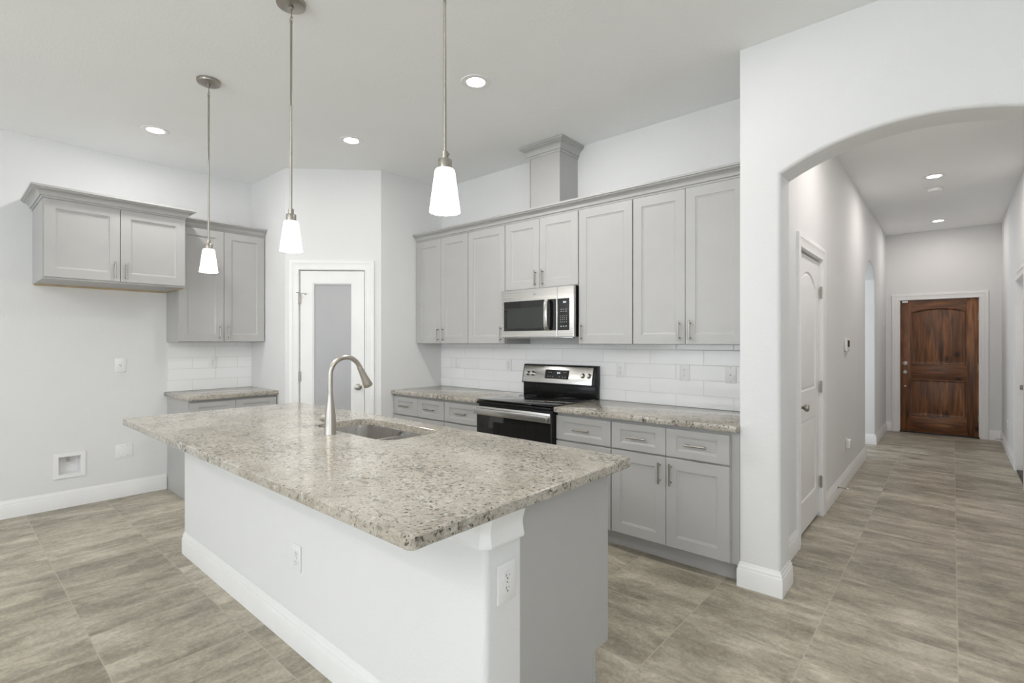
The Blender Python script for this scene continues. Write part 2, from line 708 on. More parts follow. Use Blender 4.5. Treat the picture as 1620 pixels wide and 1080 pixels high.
# ------------------------------------------------------------------ room shell
H = 3.048
XL, YK, YA, XH, XR, YE = -5.60, 3.615, 3.02, -0.787, 0.515, 9.82
P1, P2 = (-4.812, 2.205), (-4.172, 2.845)
YREAR, XRIGHT = -4.6, 3.4

struct(MB().box(-5.9, -4.9, -0.1, 3.7, 10.2, 0.0).build('floor', FLOOR))
struct(MB().box(-5.9, -4.9, H, 3.7, 10.2, H + 0.1).build('ceiling', CEIL))


def grid_wall(u0, u1, z0, z1, T, holes):
    """wall in local x,z: front at y=0, back at y=T; holes (u0,z0,u1,z1) go through"""
    us = sorted({u0, u1, *[a for h in holes for a in (h[0], h[2])]})
    zs = sorted({z0, z1, *[a for h in holes for a in (h[1], h[3])]})
    mb = MB()
    for i in range(len(us) - 1):
        for j in range(len(zs) - 1):
            a, b, c, d = us[i], us[i + 1], zs[j], zs[j + 1]
            if any(h[0] <= a and b <= h[2] and h[1] <= c and d <= h[3] for h in holes):
                continue
            for y in (0, T):
                mb.add([(a, y, c), (b, y, c), (b, y, d), (a, y, d)], [(0, 1, 2, 3)])

    def seg(ax, p, q0, q1):
        br = [v for v in (zs if ax == 'u' else us) if q0 <= v <= q1]
        for k in range(len(br) - 1):
            if ax == 'u':
                mb.add([(p, 0, br[k]), (p, 0, br[k + 1]), (p, T, br[k + 1]), (p, T, br[k])], [(0, 1, 2, 3)])
            else:
                mb.add([(br[k], 0, p), (br[k + 1], 0, p), (br[k + 1], T, p), (br[k], T, p)], [(0, 1, 2, 3)])
    for h in holes:
        seg('u', h[0], h[1], h[3]); seg('u', h[2], h[1], h[3]); seg('z', h[3], h[0], h[2])
        if h[1] > z0:
            seg('z', h[1], h[0], h[2])
    seg('u', u0, z0, z1); seg('u', u1, z0, z1); seg('z', z1, u0, u1)
    return mb


def open_wall(u0, u1, h, T, openings):
    """wall whose openings reach the floor; each (path left-to-right starting and ending on the floor, bullnose r)"""
    mb = MB()
    front = [(u0, 0.0)]
    for path, r in openings:
        n = len(path)
        nor = []
        for i in range(n):
            p = Vector(path[i])
            d1 = (p - Vector(path[i - 1])).normalized() if i else None
            d2 = (Vector(path[i + 1]) - p).normalized() if i < n - 1 else None
            n1 = Vector((-d1.y, d1.x)) if d1 else None
            n2 = Vector((-d2.y, d2.x)) if d2 else None
            m = n2 if n1 is None else n1 if n2 is None else (n1 + n2) / max(0.3, 1 + n1.dot(n2))
            nor.append(m)
        S = 6
        sec = [(r, 0.0)] if r == 0 else [(r * (1 - math.sin(PI / 2 * k / S)), r * (1 - math.cos(PI / 2 * k / S))) for k in range(S + 1)]
        sec = sec + [(o, T - y) for o, y in sec[::-1]]
        k = len(sec)
        vs = []
        for i, p in enumerate(path):
            for o, y in sec:
                vs.append((p[0] + nor[i].x * o, y, p[1] + nor[i].y * o))
        fs = []
        for i in range(n - 1):
            for a in range(k - 1):
                fs.append((i * k + a, (i + 1) * k + a, (i + 1) * k + a + 1, i * k + a + 1))
        mb.add(vs, fs, r > 0)
        front += [(path[i][0] + nor[i].x * r, path[i][1] + nor[i].y * r) for i in range(n)]
    front += [(u1, 0.0), (u1, h), (u0, h)]
    for y in (0, T):
        mb.add([(a, y, b) for a, b in front], [list(range(len(front)))])
    n = len(front)
    for a, b in ((n - 3, n - 2), (n - 2, n - 1), (n - 1, 0)):
        mb.add([(front[a][0], 0, front[a][1]), (front[b][0], 0, front[b][1]), (front[b][0], T, front[b][1]), (front[a][0], T, front[a][1])], [(0, 1, 2, 3)])
    return mb


def arch_path(x0, x1, zs, rise, n=40):
    half = (x1 - x0) / 2
    R = (half * half + rise * rise) / (2 * rise)
    cx, cz = (x0 + x1) / 2, zs + rise - R
    a = math.asin(min(1, half / R))
    pts = [(x0, 0.0)]
    for k in range(n + 1):
        t = -a + 2 * a * k / n
        pts.append((cx + R * math.sin(t), cz + R * math.cos(t)))
    return pts + [(x1, 0.0)]


# left wall (front faces +X): local x runs along +Y
BOXH = (0.662, 0.262, 0.832, 0.438)     # recess of the ice-maker valve box
def lw(u):
    return u - YREAR
struct(grid_wall(0, lw(YK) + 0.12, 0, H, 0.12, [(lw(BOXH[0]), BOXH[1], lw(BOXH[2]), BOXH[3])]).build('wall_left', WALL, loc=(XL, YREAR, 0), rotz=PI / 2))
struct(MB().box(XL, YK, 0, -0.913, YK + 0.12, H).build('wall_back', WALL))
struct(MB().box(XL, P1[1], 0, P1[0], P1[1] + 0.10, H).build('wall_pantry_left', WALL))
struct(MB().box(P2[0] - 0.10, P2[1], 0, P2[0], YK, H).build('wall_pantry_right', WALL))
DL = math.hypot(P2[0] - P1[0], P2[1] - P1[1])
struct(grid_wall(0, DL, 0, H, 0.10, [(0.118, 0, 0.763, 2.09)]).build('wall_pantry', WALL, loc=(P1[0], P1[1], 0), rotz=PI / 4))
struct(open_wall(0, XRIGHT + 0.913, H, 0.21, [(arch_path(-0.705 + 0.913, 0.425 + 0.913, 2.30, 0.143), 0.022)]).build('wall_arch', WALL, loc=(-0.913, YA, 0)))
# hall, left side (front faces +X), local x along +Y from Y = 3.23
HY0 = YA + 0.21
def arch_loc(a, b, zs, rise):
    return [(p[0] - HY0, p[1]) for p in arch_path(a, b, zs, rise, 24)]
door_path = [(3.865 - HY0, 0), (3.865 - HY0, 2.05), (4.665 - HY0, 2.05), (4.665 - HY0, 0)]
struct(open_wall(0, YE - HY0, H, 0.126, [(door_path, 0.0), (arch_loc(7.31, 8.33, 2.22, 0.19), 0.012)]).build('wall_hall_left', WALL, loc=(XH, HY0, 0), rotz=PI / 2))
# hall, right side (front faces -X), local x along -Y from the far end
RD0, RD1 = 6.75, 7.64
struct(grid_wall(0, YE - HY0, 0, H, 0.13, [(YE - RD1, 0, YE - RD0, 2.05)]).build('wall_hall_right', WALL, loc=(XR, YE, 0), rotz=-PI / 2))
struct(grid_wall(-0.93, 0.67, 0, H, 0.12, [(-0.632, 0, 0.302, 2.04)]).build('wall_hall_end', WALL, loc=(0, YE, 0)))
# closet behind the hall door and room behind the hall archway
struct(MB().box(-1.75, 3.735, 0, -1.65, 5.2, H).build('wall_closet', WALL))
struct(MB().box(-1.65, 5.1, 0, -0.913, 5.2, H).build('wall_closet_end', WALL))
struct(MB().box(-2.9, 6.4, 0, -2.8, 9.2, H).build('wall_study', WALL))
struct(MB().box(-2.8, 6.3, 0, -0.913, 6.4, H).build('wall_study_near', WALL))
struct(MB().box(-2.8, 9.2, 0, -0.913, 9.3, H).build('wall_study_far', WALL))
# living room behind the camera
wins = [(c - 1.05 - XL, 0.35, c + 1.05 - XL, 2.55) for c in (-4.2, -1.2, 1.8)]
struct(grid_wall(0, XRIGHT - XL, 0, H, 0.12, wins).build('wall_rear', WALL, loc=(XL, YREAR - 0.12, 0)))
struct(grid_wall(0, YA - YREAR, 0, H, 0.12, [(YA + 0.4, 0.35, YA + 2.8, 2.55)]).build('wall_right', WALL, loc=(XRIGHT, YA, 0), rotz=-PI / 2))
w = struct(MB().sweep([(-0.4, 0.35), (-0.4, 2.55), (-2.8, 2.55), (-2.8, 0.35)], [(0, 3.41), (0.05, 3.41), (0.05, 3.49), (0, 3.49), (0, 3.41)], closed=True, to3d=lambda a, b, h: (h, a, b)).build('window_4', TRIM))  # unseen window added in the right-hand wall for the extra light there
MB().box(3.425, -1.62, 0.35, 3.475, -1.58, 2.55).box(3.425, -2.8, 1.43, 3.475, -0.4, 1.47).build('muntin', TRIM, w)
for i, c in enumerate((-4.2, -1.2, 1.8)):
    w = struct(MB().sweep([(c - 1.05, 0.35), (c - 1.05, 2.55), (c + 1.05, 2.55), (c + 1.05, 0.35)], [(0, -4.61), (0.05, -4.61), (0.05, -4.69), (0, -4.69), (0, -4.61)], closed=True, to3d=lambda a, b, h: (a, h, b)).build('window_%d' % (i + 1), TRIM))
    MB().box(c - 0.02, -4.68, 0.35, c + 0.02, -4.62, 2.55).box(c - 1.05, -4.675, 1.43, c + 1.05, -4.625, 1.47).build('muntin', TRIM, w)

# baseboards
BB = [(0, 0), (0.0145, 0), (0.0145, 0.098), (0.0125, 0.103), (0.0105, 0.104), (0.0105, 0.116), (0.0085, 0.121), (0.0070, 0.122), (0.0040, 0.132), (0.0022, 0.140), (0, 0.140)]


def baseboard(side, path):
    return struct(MB().sweep(path, BB, caps=True).build('baseboard_' + side, TRIM))


baseboard('left', [(XL, YREAR), (XL, 1.440)])
baseboard('arch_left', [(-0.913, 3.06), (-0.913, YA), (-0.705, YA), (-0.705, HY0), (XH, HY0), (XH, 3.795)])
baseboard('arch_right', [(XR, HY0 + 0.02), (XR, HY0), (0.425, HY0), (0.425, YA), (XRIGHT, YA)])
baseboard('hall_left', [(XH, 4.737), (XH, 7.31), (XH - 0.126, 7.31)])
baseboard('hall_far', [(XH - 0.126, 8.33), (XH, 8.33), (XH, YE), (-0.715, YE)])
baseboard('hall_end', [(0.388, YE), (XR, YE), (XR, 7.737)])
baseboard('hall_right', [(XR, 6.655), (XR, HY0)])
baseboard('pantry_right', [(P2[0] - 0.035, P2[1] - 0.035), (P2[0], P2[1]), (P2[0], 2.96)])
baseboard('right', [(XRIGHT, YA), (XRIGHT, YREAR)])

# door casings
CAS = [(0, 0), (0, -0.011), (0.010, -0.013), (0.014, -0.010), (0.030, -0.012), (0.052, -0.015), (0.060, -0.019), (0.066, -0.017), (0.080, -0.019), (0.088, -0.017), (0.090, -0.006), (0.090, 0)]


def casing(n, w, h, loc, rotz, wd=0.090):
    """flat on local y=0, facing -y; the clear opening is x 0..w, z 0..h"""
    k = wd / 0.090
    mb = MB().sweep([(w, 0.0), (w, h), (0, h), (0, 0.0)], [(a * k, b) for a, b in CAS], to3d=lambda a, b, y: (a, y, b))
    return struct(mb.build('trim_%d' % n, TRIM, loc=loc, rotz=rotz))


# ------------------------------------------------------------------ doors
def knob(parent, x, z, y=0.0, mat=None):
    mat = mat or NICKEL
    k = MB().lathe([(0.031, 0), (0.031, -0.004), (0.024, -0.009), (0.012, -0.013), (0.011, -0.03), (0.018, -0.036), (0.026, -0.045), (0.0275, -0.055), (0.022, -0.065), (0.0, -0.068)], axis='y', at=(x, y, z))
    return k.build('knob', mat, parent)


def hinge(parent, x, z, y=0.0, h=0.092):
    return MB().box(x - 0.012, y - 0.004, z - h / 2, x + 0.012, y + 0.002, z + h / 2).lathe([(0.0065, z - h / 2), (0.0065, z + h / 2)], n=12, at=(x, y - 0.006, 0)).build('hinge', NICKEL, parent)


# pantry door with a frosted full-height pane
d1 = struct(empty('door_1', (P1[0], P1[1], 0), PI / 4))
casing(1, 0.625, 2.082, (P1[0] + 0.128 * math.cos(PI / 4), P1[1] + 0.128 * math.sin(PI / 4), 0), PI / 4, 0.088)
MB().sweep([(0.763, 0.0), (0.763, 2.09), (0.118, 2.09), (0.118, 0.0)], [(0, 0), (-0.014, 0), (-0.014, 0.10), (0, 0.10), (0, 0)], to3d=lambda a, b, y: (a, y, b)).build('jamb', TRIM, d1)
panel_board(0.605, 2.06, 0.035, [rect(0.256, 0.24, 0.628, 1.952)], [(0, 0), (0.003, 0.004), (0.010, 0.006), (0.013, 0.012)], x0=0.138, z0=0.010, y=0.006, open_holes=True).build('slab', DOORP, d1)
tag(MB().box(0.262, 0.022, 0.246, 0.622, 0.028, 1.946).build('pane', FROST, d1), 'frosted glass pane')
knob(d1, 0.690, 0.952, 0.006)
for z in (1.80, 1.055, 0.26):
    hinge(d1, 0.137, z, 0.002)
MB().tube([(0.137, -0.012, 1.855), (0.160, -0.03, 1.852), (0.200, -0.035, 1.843)], 0.0035, 8).lathe([(0.008, 0), (0.008, 0.012)], n=12, axis='x', at=(0.196, -0.035, 1.842)).tube([(0.137, -0.012, 1.855), (0.115, -0.03, 1.858)], 0.0035, 8).build('hinge_stop', NICKEL, d1)

# hall closet door, two arch-topped moulded panels
d2 = struct(empty('door_2', (XH, 3.877, 0), PI / 2))
casing(2, 0.776, 2.037, (XH, 3.877, 0), PI / 2)
MB().sweep([(0.788, 0.0), (0.788, 2.05), (-0.012, 2.05), (-0.012, 0.0)], [(0, 0), (-0.016, 0), (-0.016, 0.126), (0, 0.126), (0, 0)], to3d=lambda a, b, y: (a, y, b)).build('jamb', TRIM, d2)
PAN = [(0, 0), (0.006, 0.006), (0.014, 0.008), (0.020, 0.005), (0.034, 0.003)]
panel_board(0.760, 2.000, 0.035, [rect(0.105, 0.24, 0.655, 0.815), arch_top(0.105, 1.03, 0.655, 1.80, 0.105)], PAN, x0=0.007, z0=0.022, y=0.020).build('slab', DOORP, d2)
knob(d2, 0.060, 0.935, 0.020)
for z in (1.78, 1.03, 0.275):
    hinge(d2, 0.770, z, 0.008)

# stained front door
d3 = struct(empty('door_3', (0, YE, 0)))
casing(3, 0.914, 2.025, (-0.622, YE, 0), 0)
MB().sweep([(0.302, 0.0), (0.302, 2.04), (-0.632, 2.04), (-0.632, 0.0)], [(0, 0), (-0.018, 0), (-0.018, 0.12), (0, 0.12), (0, 0)], to3d=lambda a, b, y: (a, y, b)).build('jamb', TRIM, d3)
FX0, FX1 = -0.612, 0.282
MB().box(FX0, 0.022, 0.02, -0.480, 0.062, 2.02).build('stile', WOODV, d3, 0.001)
MB().box(0.155, 0.022, 0.02, FX1, 0.062, 2.02).build('stile', WOODV, d3, 0.001)
MB().box(-0.480, 0.022, 0.02, 0.155, 0.062, 0.270).build('rail', WOODH, d3, 0.001)
MB().box(-0.480, 0.022, 0.815, 0.155, 0.062, 1.045).build('rail', WOODH, d3, 0.001)
top = arch_top(-0.480, 1.2, 0.155, 1.840, 0.052)[2:]
MB().prism([(-0.480, 2.02), *top[::-1], (0.155, 2.02)], 0.022, 0.062).build('rail', WOODH, d3)
for hole, nm in ((rect(-0.480, 0.270, 0.155, 0.815), 'panel'), (arch_top(-0.480, 1.045, 0.155, 1.840, 0.052), 'panel')):
    bmp = MB()
    loops = [(0.0, 0.022), (0.004, 0.017), (0.014, 0.019), (0.022, 0.032), (0.030, 0.034), (0.050, 0.028)]
    prev = None
    for ins, y in loops:
        lp = offset_loop(hole, ins)
        if prev:
            n = len(lp)
            bmp.add([(a, prev[1], b) for a, b in prev[0]] + [(a, y, b) for a, b in lp], [(i, (i + 1) % n, (i + 1) % n + n, i + n) for i in range(n)])
        prev = (lp, y)
    bmp.add([(a, prev[1], b) for a, b in prev[0]], [list(range(len(prev[0])))])
    pn = bmp.build(nm, WOODV, d3)
    zb = hole[0][1] + 0.05
    zt = hole[2][1] - 0.05 if len(hole) == 4 else 1.845
    MB().box(-0.277, 0.0272, zb, -0.273, 0.029, zt).box(-0.164, 0.0272, zb, -0.160, 0.029, zt).box(-0.05, 0.0272, zb, -0.046, 0.029, zt).build('groove', WOODH, pn)
knob(d3, -0.552, 0.918, 0.022)
MB().lathe([(0.033, 0), (0.033, -0.008), (0.026, -0.015), (0.0, -0.018)], axis='y', at=(-0.552, 0.022, 1.055)).box(-0.558, -0.012, 1.04, -0.546, 0.006, 1.07).build('deadbolt', NICKEL, d3)
MB().lathe([(0.011, 0), (0.011, -0.006), (0.0, -0.008)], axis='y', at=(-0.552, 0.022, 0.706)).build('peephole_cover', PLATE, d3)
for z in (1.745, 1.02, 0.285):
    hinge(d3, 0.285, z, 0.018, 0.10)
MB().box(-0.62, -0.012, 0, 0.29, 0.10, 0.018).build('threshold', BRONZE, d3, 0.003)
tag(MB().box(-0.590, YE + 0.002, 1.985, -0.520, YE + 0.021, 2.012).build('door_sensor', PLATE, bevel=0.003), 'small white contact sensor in the top corner of the brown front door', 'sensor')

# door in the right wall of the hall, set deep in its frame
d4 = struct(empty('door_4', (XR, RD1, 0), -PI / 2))
casing(4, RD1 - RD0 - 0.024, 2.037, (XR, RD1 - 0.012, 0), -PI / 2)
MB().sweep([(RD1 - RD0, 0.0), (RD1 - RD0, 2.05), (0, 2.05), (0, 0.0)], [(0, 0), (-0.018, 0), (-0.018, 0.13), (0, 0.13), (0, 0)], to3d=lambda a, b, y: (a, y, b)).build('jamb', TRIM, d4)
panel_board(RD1 - RD0 - 0.042, 2.0, 0.04, [rect(0.15, 0.25, 0.74, 0.85), rect(0.15, 1.05, 0.74, 1.85)], PAN, x0=0.021, z0=0.022, y=0.085).build('slab', DOORP, d4)
knob(d4, 0.090, 0.905, 0.085)
MB().lathe([(0.031, 0), (0.031, -0.008), (0.024, -0.015), (0.0, -0.018)], axis='y', at=(0.090, 0.085, 1.04)).build('deadbolt', NICKEL, d4)
MB().box(0.02, 0.0, 0, RD1 - RD0 - 0.02, 0.125, 0.018).build('threshold', BRONZE, d4, 0.003)


# ------------------------------------------------------------------ cabinets
SHK = [(0.0, 0.0), (0.0012, 0.0035), (0.004, 0.0042), (0.012, 0.0095)]


def pull(parent, x, z, y, length=0.135, upright=True):
    b = MB()
    r, so, st = 0.0058, 0.030, length * 0.355
    if upright:
        b.lathe([(0.0, -length / 2), (r, -length / 2), (r, length / 2), (0.0, length / 2)], n=12, at=(x, y - so, z))
        for s in (-st, st):
            b.lathe([(0.0048, -so), (0.0048, 0)], n=10, axis='y', at=(x, y, z + s))
    else:
        b.lathe([(0.0, -length / 2), (r, -length / 2), (r, length / 2), (0.0, length / 2)], n=12, axis='x', at=(x, y - so, z))
        for s in (-st, st):
            b.lathe([(0.0048, -so), (0.0048, 0)], n=10, axis='y', at=(x + s, y, z))
    return b.build('handle', NICKEL, parent)


def shaker(parent, name, x0, z0, x1, z1, stile, handle=None, rail=None):
    """front at local y=-0.020; handle: ('v'|'h', x, z)"""
    rail = rail or stile
    dr = panel_board(x1 - x0, z1 - z0, 0.0225, [rect(x0 + stile, z0 + rail, x1 - stile, z1 - rail)], SHK, x0=x0, z0=z0, y=-0.020).build(name, CAB, parent)
    if handle:
        pull(dr, handle[1], handle[2], -0.020, upright=handle[0] == 'v')
    return dr


def carcass(parent, w, z0, z1, depth, toe=None, bottom=None):
    mb = MB()
    if toe:
        mb.prism([(0, z0 + toe), (w, z0 + toe), (w, z1), (0, z1)], 0.003, depth)
        mb.box(0, 0.075, z0, w, depth, z0 + toe)
    else:
        mb.box(0, 0.003, z0, w, depth, z1)
    return mb.build('carcass', CAB, parent)


CROWN = [(0, 0), (0.006, 0), (0.008, 0.004), (0.008, 0.014), (0.017, 0.0145), (0.019, 0.020), (0.021, 0.030), (0.028, 0.041), (0.040, 0.049), (0.047, 0.051), (0.047, 0.054), (0.057, 0.0545), (0.058, 0.061), (0.067, 0.0635), (0.067, 0.078), (0, 0.078)]


def crown_mesh(path, z, k=1.0, kh=None):
    kh = kh or k
    return MB().sweep(path, [(a * k, z + b * kh) for a, b in CROWN])


def upper(label, x, y, w, z0, z1, doors, rotz=0, depth=0.33, hz=None, group=None, dz1=None, dz0=None):
    """doors: 1 or 2; hz: handle centre height; hside for single: 'l'/'r'"""
    t = tag(empty('wall_cabinet', (x, y, 0), rotz), label, 'cabinet', group)
    carcass(t, w, z0, z1, depth)
    dz0 = dz0 or z0 + 0.004
    dz1 = dz1 or z1 - 0.02
    hz = hz or dz0 + 0.085
    R = 0.004
    if doors == 2:
        m = w / 2
        shaker(t, 'door', R, dz0, m - 0.0015, dz1, 0.066, ('v', m - 0.037, hz))
        shaker(t, 'door', m + 0.0015, dz0, w - R, dz1, 0.066, ('v', m + 0.037, hz))
    else:
        hx = w - 0.042 if doors == 'r' else 0.030
        shaker(t, 'door', R, dz0, w - R, dz1, 0.066, ('v', hx, hz))
    return t


def base(label, x, y, w, drawers, doors, rotz=0, depth=0.61, group=None):
    t = tag(empty('base_cabinet', (x, y, 0), rotz), label, 'cabinet', group)
    carcass(t, w, 0.0, 0.876, depth, toe=0.114)
    R = 0.004
    n = drawers
    for i in range(n):
        a = R if i == 0 else w * i / n + 0.0015
        b = w - R if i == n - 1 else w * (i + 1) / n - 0.0015
        shaker(t, 'drawer', a, 0.6815, b, 0.853, 0.066, ('h', (a + b) / 2, 0.766), rail=0.040)
    if doors == 2:
        m = w / 2
        shaker(t, 'door', R, 0.124, m - 0.0015, 0.6705, 0.066, ('v', m - 0.036, 0.572))
        shaker(t, 'door', m + 0.0015, 0.124, w - R, 0.6705, 0.066, ('v', m + 0.036, 0.572))
    else:
        shaker(t, 'door', R, 0.124, w - R, 0.6705, 0.066, ('v', w - 0.036 if doors == 'r' else 0.036, 0.572))
    return t


YU = 3.287           # front of the wall-cabinet boxes on the back wall
UB, UT, UD = 1.368, 2.425, 2.402
XA = [-4.166, -3.402, -2.937, -2.175, -1.716, -0.950]
GU = 'grey wall cabinets on the back wall'
upper('tall grey double-door wall cabinet at the pantry end of the back wall', XA[0], YU, XA[1] - XA[0], UB, UT, 2, hz=1.458, dz0=1.372, dz1=UD, depth=YK - YU - 0.002, group=GU)
upper('tall grey single-door wall cabinet just on the pantry side of the microwave', XA[1], YU, XA[2] - XA[1], UB, UT, 'r', hz=1.458, dz0=1.372, dz1=UD, depth=YK - YU - 0.002, group=GU)
upper('short grey double-door wall cabinet right above the microwave', XA[2], YU, XA[3] - XA[2], 1.826, UT, 2, hz=1.912, dz0=1.830, dz1=UD, depth=YK - YU - 0.002, group=GU)
upper('tall grey single-door wall cabinet on the arch side of the microwave', XA[3], YU, XA[4] - XA[3], UB, UT, 'l', hz=1.462, dz0=1.372, dz1=UD, depth=YK - YU - 0.002, group=GU)
upper('tall grey double-door wall cabinet against the arch wall', XA[4], YU, XA[5] - XA[4], UB, UT, 2, hz=1.462, dz0=1.372, dz1=UD, depth=YK - YU - 0.002, group=GU)
tag(MB().box(XA[5], YU, UB, -0.9145, YU + 0.02, UT).build('filler_strip', CAB), 'narrow grey filler strip between the last wall cabinet and the arch wall', 'filler strip')
tag(crown_mesh([(XA[0] - 0.003, YU - 0.002), (-0.9145, YU - 0.002)], 2.407).build('crown_molding', CAB), 'long grey crown moulding along the tops of the back wall cabinets', 'moulding')

ch = tag(empty('vent_chimney', (-2.574, 3.355, 2.4255)), 'grey boxed vent chimney rising from the cabinets to the ceiling', 'vent chimney')
MB().box(-0.161, 0, 0, 0.161, YK - 3.355 - 0.001, 0.555).build('casing', CAB, ch)
MB().box(-0.161, -0.006, 0, -0.145, 0.0, 0.54).build('corner_strip', CAB, ch)
MB().box(0.151, -0.003, 0, 0.161, 0.0, 0.54).build('corner_strip', CAB, ch)
crown_mesh([(-0.161, YK - 3.355 - 0.001), (-0.161, 0), (0.161, 0), (0.161, YK - 3.355 - 0.001)], 0.520, 0.95, 1.28).build('crown', CAB, ch)

# left wall: cabinet over the refrigerator space, narrow wall cabinet, base cabinet
fc = upper('short deep grey wall cabinet above the empty refrigerator space', -4.990 - 0.020, 0.518, 0.907, 1.853, 2.455, 2, rotz=PI / 2, depth=-5.010 - XL - 0.002, hz=1.952, dz0=1.866, dz1=2.440, group='grey wall cabinets on the left wall')
dpt = -5.010 - XL - 0.002
MB().box(0.006, dpt - 0.085, 1.845, 0.901, dpt - 0.002, 1.8528).build('hanging_rail', RAWWOOD, fc)
MB().box(0.893, 0.020, 1.848, 0.907, dpt - 0.086, 1.8528).build('raw_edge', RAWWOOD, fc)
crown_mesh([(0.0, dpt - 0.001), (0.0, -0.002), (0.907, -0.002), (0.907, dpt - 0.001)], 2.444, 1.05).build('crown', CAB, fc)
nc = upper('tall narrow grey wall cabinet between the deep cabinet and the pantry wall', -5.270, 1.440, 0.760, 1.384, 2.455, 2, rotz=PI / 2, depth=-5.270 - XL - 0.002, hz=1.480, dz0=1.390, dz1=2.436, group='grey wall cabinets on the left wall')
crown_mesh([(0.0, -0.002), (0.760, -0.002)], 2.440, 1.0, 1.02).build('crown', CAB, nc)
lb = base('grey base cabinet on the left wall beside the refrigerator space', -4.990, 1.447, 0.750, 2, 2, rotz=PI / 2, depth=-4.990 - XL - 0.002)

# base cabinets on the back wall
YB = 3.005
XB = [-4.170, -3.412, -2.953, -2.184, -1.727, -0.957]
GB = 'grey base cabinets on the back wall'
base('grey base cabinet with two drawers at the pantry end of the back wall', XB[0], YB, XB[1] - XB[0], 2, 2, depth=YK - YB - 0.002, group=GB)
base('narrow grey one-drawer base cabinet on the pantry side of the range', XB[1], YB, XB[2] - XB[1], 1, 'l', depth=YK - YB - 0.002, group=GB)
base('narrow grey one-drawer base cabinet on the arch side of the range', XB[3], YB, XB[4] - XB[3], 1, 'r', depth=YK - YB - 0.002, group=GB)
base('grey two-door base cabinet with two drawers next to the arch wall', XB[4], YB, XB[5] - XB[4], 2, 2, depth=YK - YB - 0.002, group=GB)
tag(MB().box(XB[5] + 0.0005, YB + 0.012, 0.114, -0.9145, YB + 0.032, 0.876).box(XB[5] + 0.0005, YB + 0.075, 0, -0.9145, YB + 0.09, 0.114).build('filler_strip', CAB), 'grey filler strip between the last base cabinet and the arch wall', 'filler strip')


def slab_top(name, x0, y0, x1, y1, label, z0=0.8765, z1=0.914):
    return tag(MB().box(x0, y0, z0, x1, y1, z1).build(name, GRANITE, bevel=0.004), label, 'countertop')


slab_top('countertop', -4.1705, 2.958, -2.951, YK - 0.001, 'speckled granite countertop on the back wall between pantry and range')
slab_top('countertop', -2.186, 2.958, -0.9145, YK - 0.001, 'speckled granite countertop on the back wall between range and arch')
slab_top('countertop', XL + 0.001, 1.420, -4.945, P1[1] - 0.001, 'short granite countertop in the left wall alcove')

tag(MB().box(-4.1705, YK - 0.010, 0.9145, -0.9145, YK - 0.0005, 1.3675).build('backsplash', TILE_BACK), 'long white subway tile backsplash behind the range', 'backsplash')
tag(MB().box(XL + 0.0005, 1.447, 0.9145, XL + 0.010, P1[1] - 0.0005, 1.3835).build('backsplash', TILE_LEFT), 'small white subway tile backsplash above the left alcove countertop', 'backsplash')

# ------------------------------------------------------------------ island
IX0, IX1, IY0, IYC, IY1 = -3.820, -1.050, 1.080, 1.240, 1.790
isl = tag(empty('kitchen_island', (IX0, IY0, 0)), 'large island with white half wall and grey cabinets in the middle of the kitchen', 'kitchen island')
L, D1, D2 = IX1 - IX0, IYC - IY0, IY1 - IY0
hw = MB().sweep([(0, D1), (L, D1), (L, 0), (0, 0)], [(0, 0), (0, 0.8755)], closed=True)
hw = MB()
rr = 0.022
pl = [(0, D1), (0, rr)] + [(rr - rr * math.cos(a), rr - rr * math.sin(a)) for a in [PI / 2 * k / 6 for k in range(1, 7)]] + [(L - rr + rr * math.sin(a), rr - rr * math.cos(a)) for a in [PI / 2 * k / 6 for k in range(0, 7)]] + [(L, D1)]
n = len(pl)
hw.add([(a, b, 0) for a, b in pl] + [(a, b, 0.8755) for a, b in pl], [(i, (i + 1) % n, (i + 1) % n + n, i + n) for i in range(n)], False)
hw.add([(a, b, 0.8755) for a, b in pl], [list(range(n))])
tag(hw.build('half_wall', WALL, isl), 'white textured half wall')
cc = 0.016
MB().sweep([(0, D1), (0, cc), (cc, 0), (L - cc, 0), (L, cc), (L, D1)], BB).build('baseboard', TRIM, isl)
CAPM = [(0, 0.770), (0.017, 0.770), (0.019, 0.778), (0.017, 0.786), (0.015, 0.790), (0.0145, 0.800), (0.0125, 0.806), (0.012, 0.818), (0.0135, 0.830), (0.018, 0.842), (0.0215, 0.852), (0.022, 0.8755), (0, 0.8755)]
MB().sweep([(0, D1), (0, cc), (cc, 0), (L - cc, 0), (L, cc), (L, D1)], CAPM).build('cap_molding', TRIM, isl)
TZ = 0.186
for x0 in (0.0, L - 0.018):
    pts = [(D1 + 0.0005, 0), (D2 - 0.10, 0), (D2 - 0.10, TZ), (D2, TZ), (D2, 0.8755), (D1 + 0.0005, 0.8755)]
    mbp = MB().add([(x0, a, b) for a, b in pts] + [(x0 + 0.018, a, b) for a, b in pts], [list(range(6)), list(range(11, 5, -1))] + [(i, (i + 1) % 6, (i + 1) % 6 + 6, i + 6) for i in range(6)])
    tag(mbp.build('end_panel', CAB, isl), 'grey end panel')
tag(MB().box(0.018, D2 - 0.016, TZ, L - 0.018, D2, 0.8755).box(0.018, D1 + 0.01, TZ, L - 0.018, D2 - 0.018, TZ + 0.015).build('face_frame', CAB, isl), 'grey face frame')
tag(MB().box(0.004, D2 - 0.112, 0, L + 0.002, D2 - 0.098, TZ - 0.012).build('toe_kick', CAB, isl), 'grey toe kick')
nb = 6
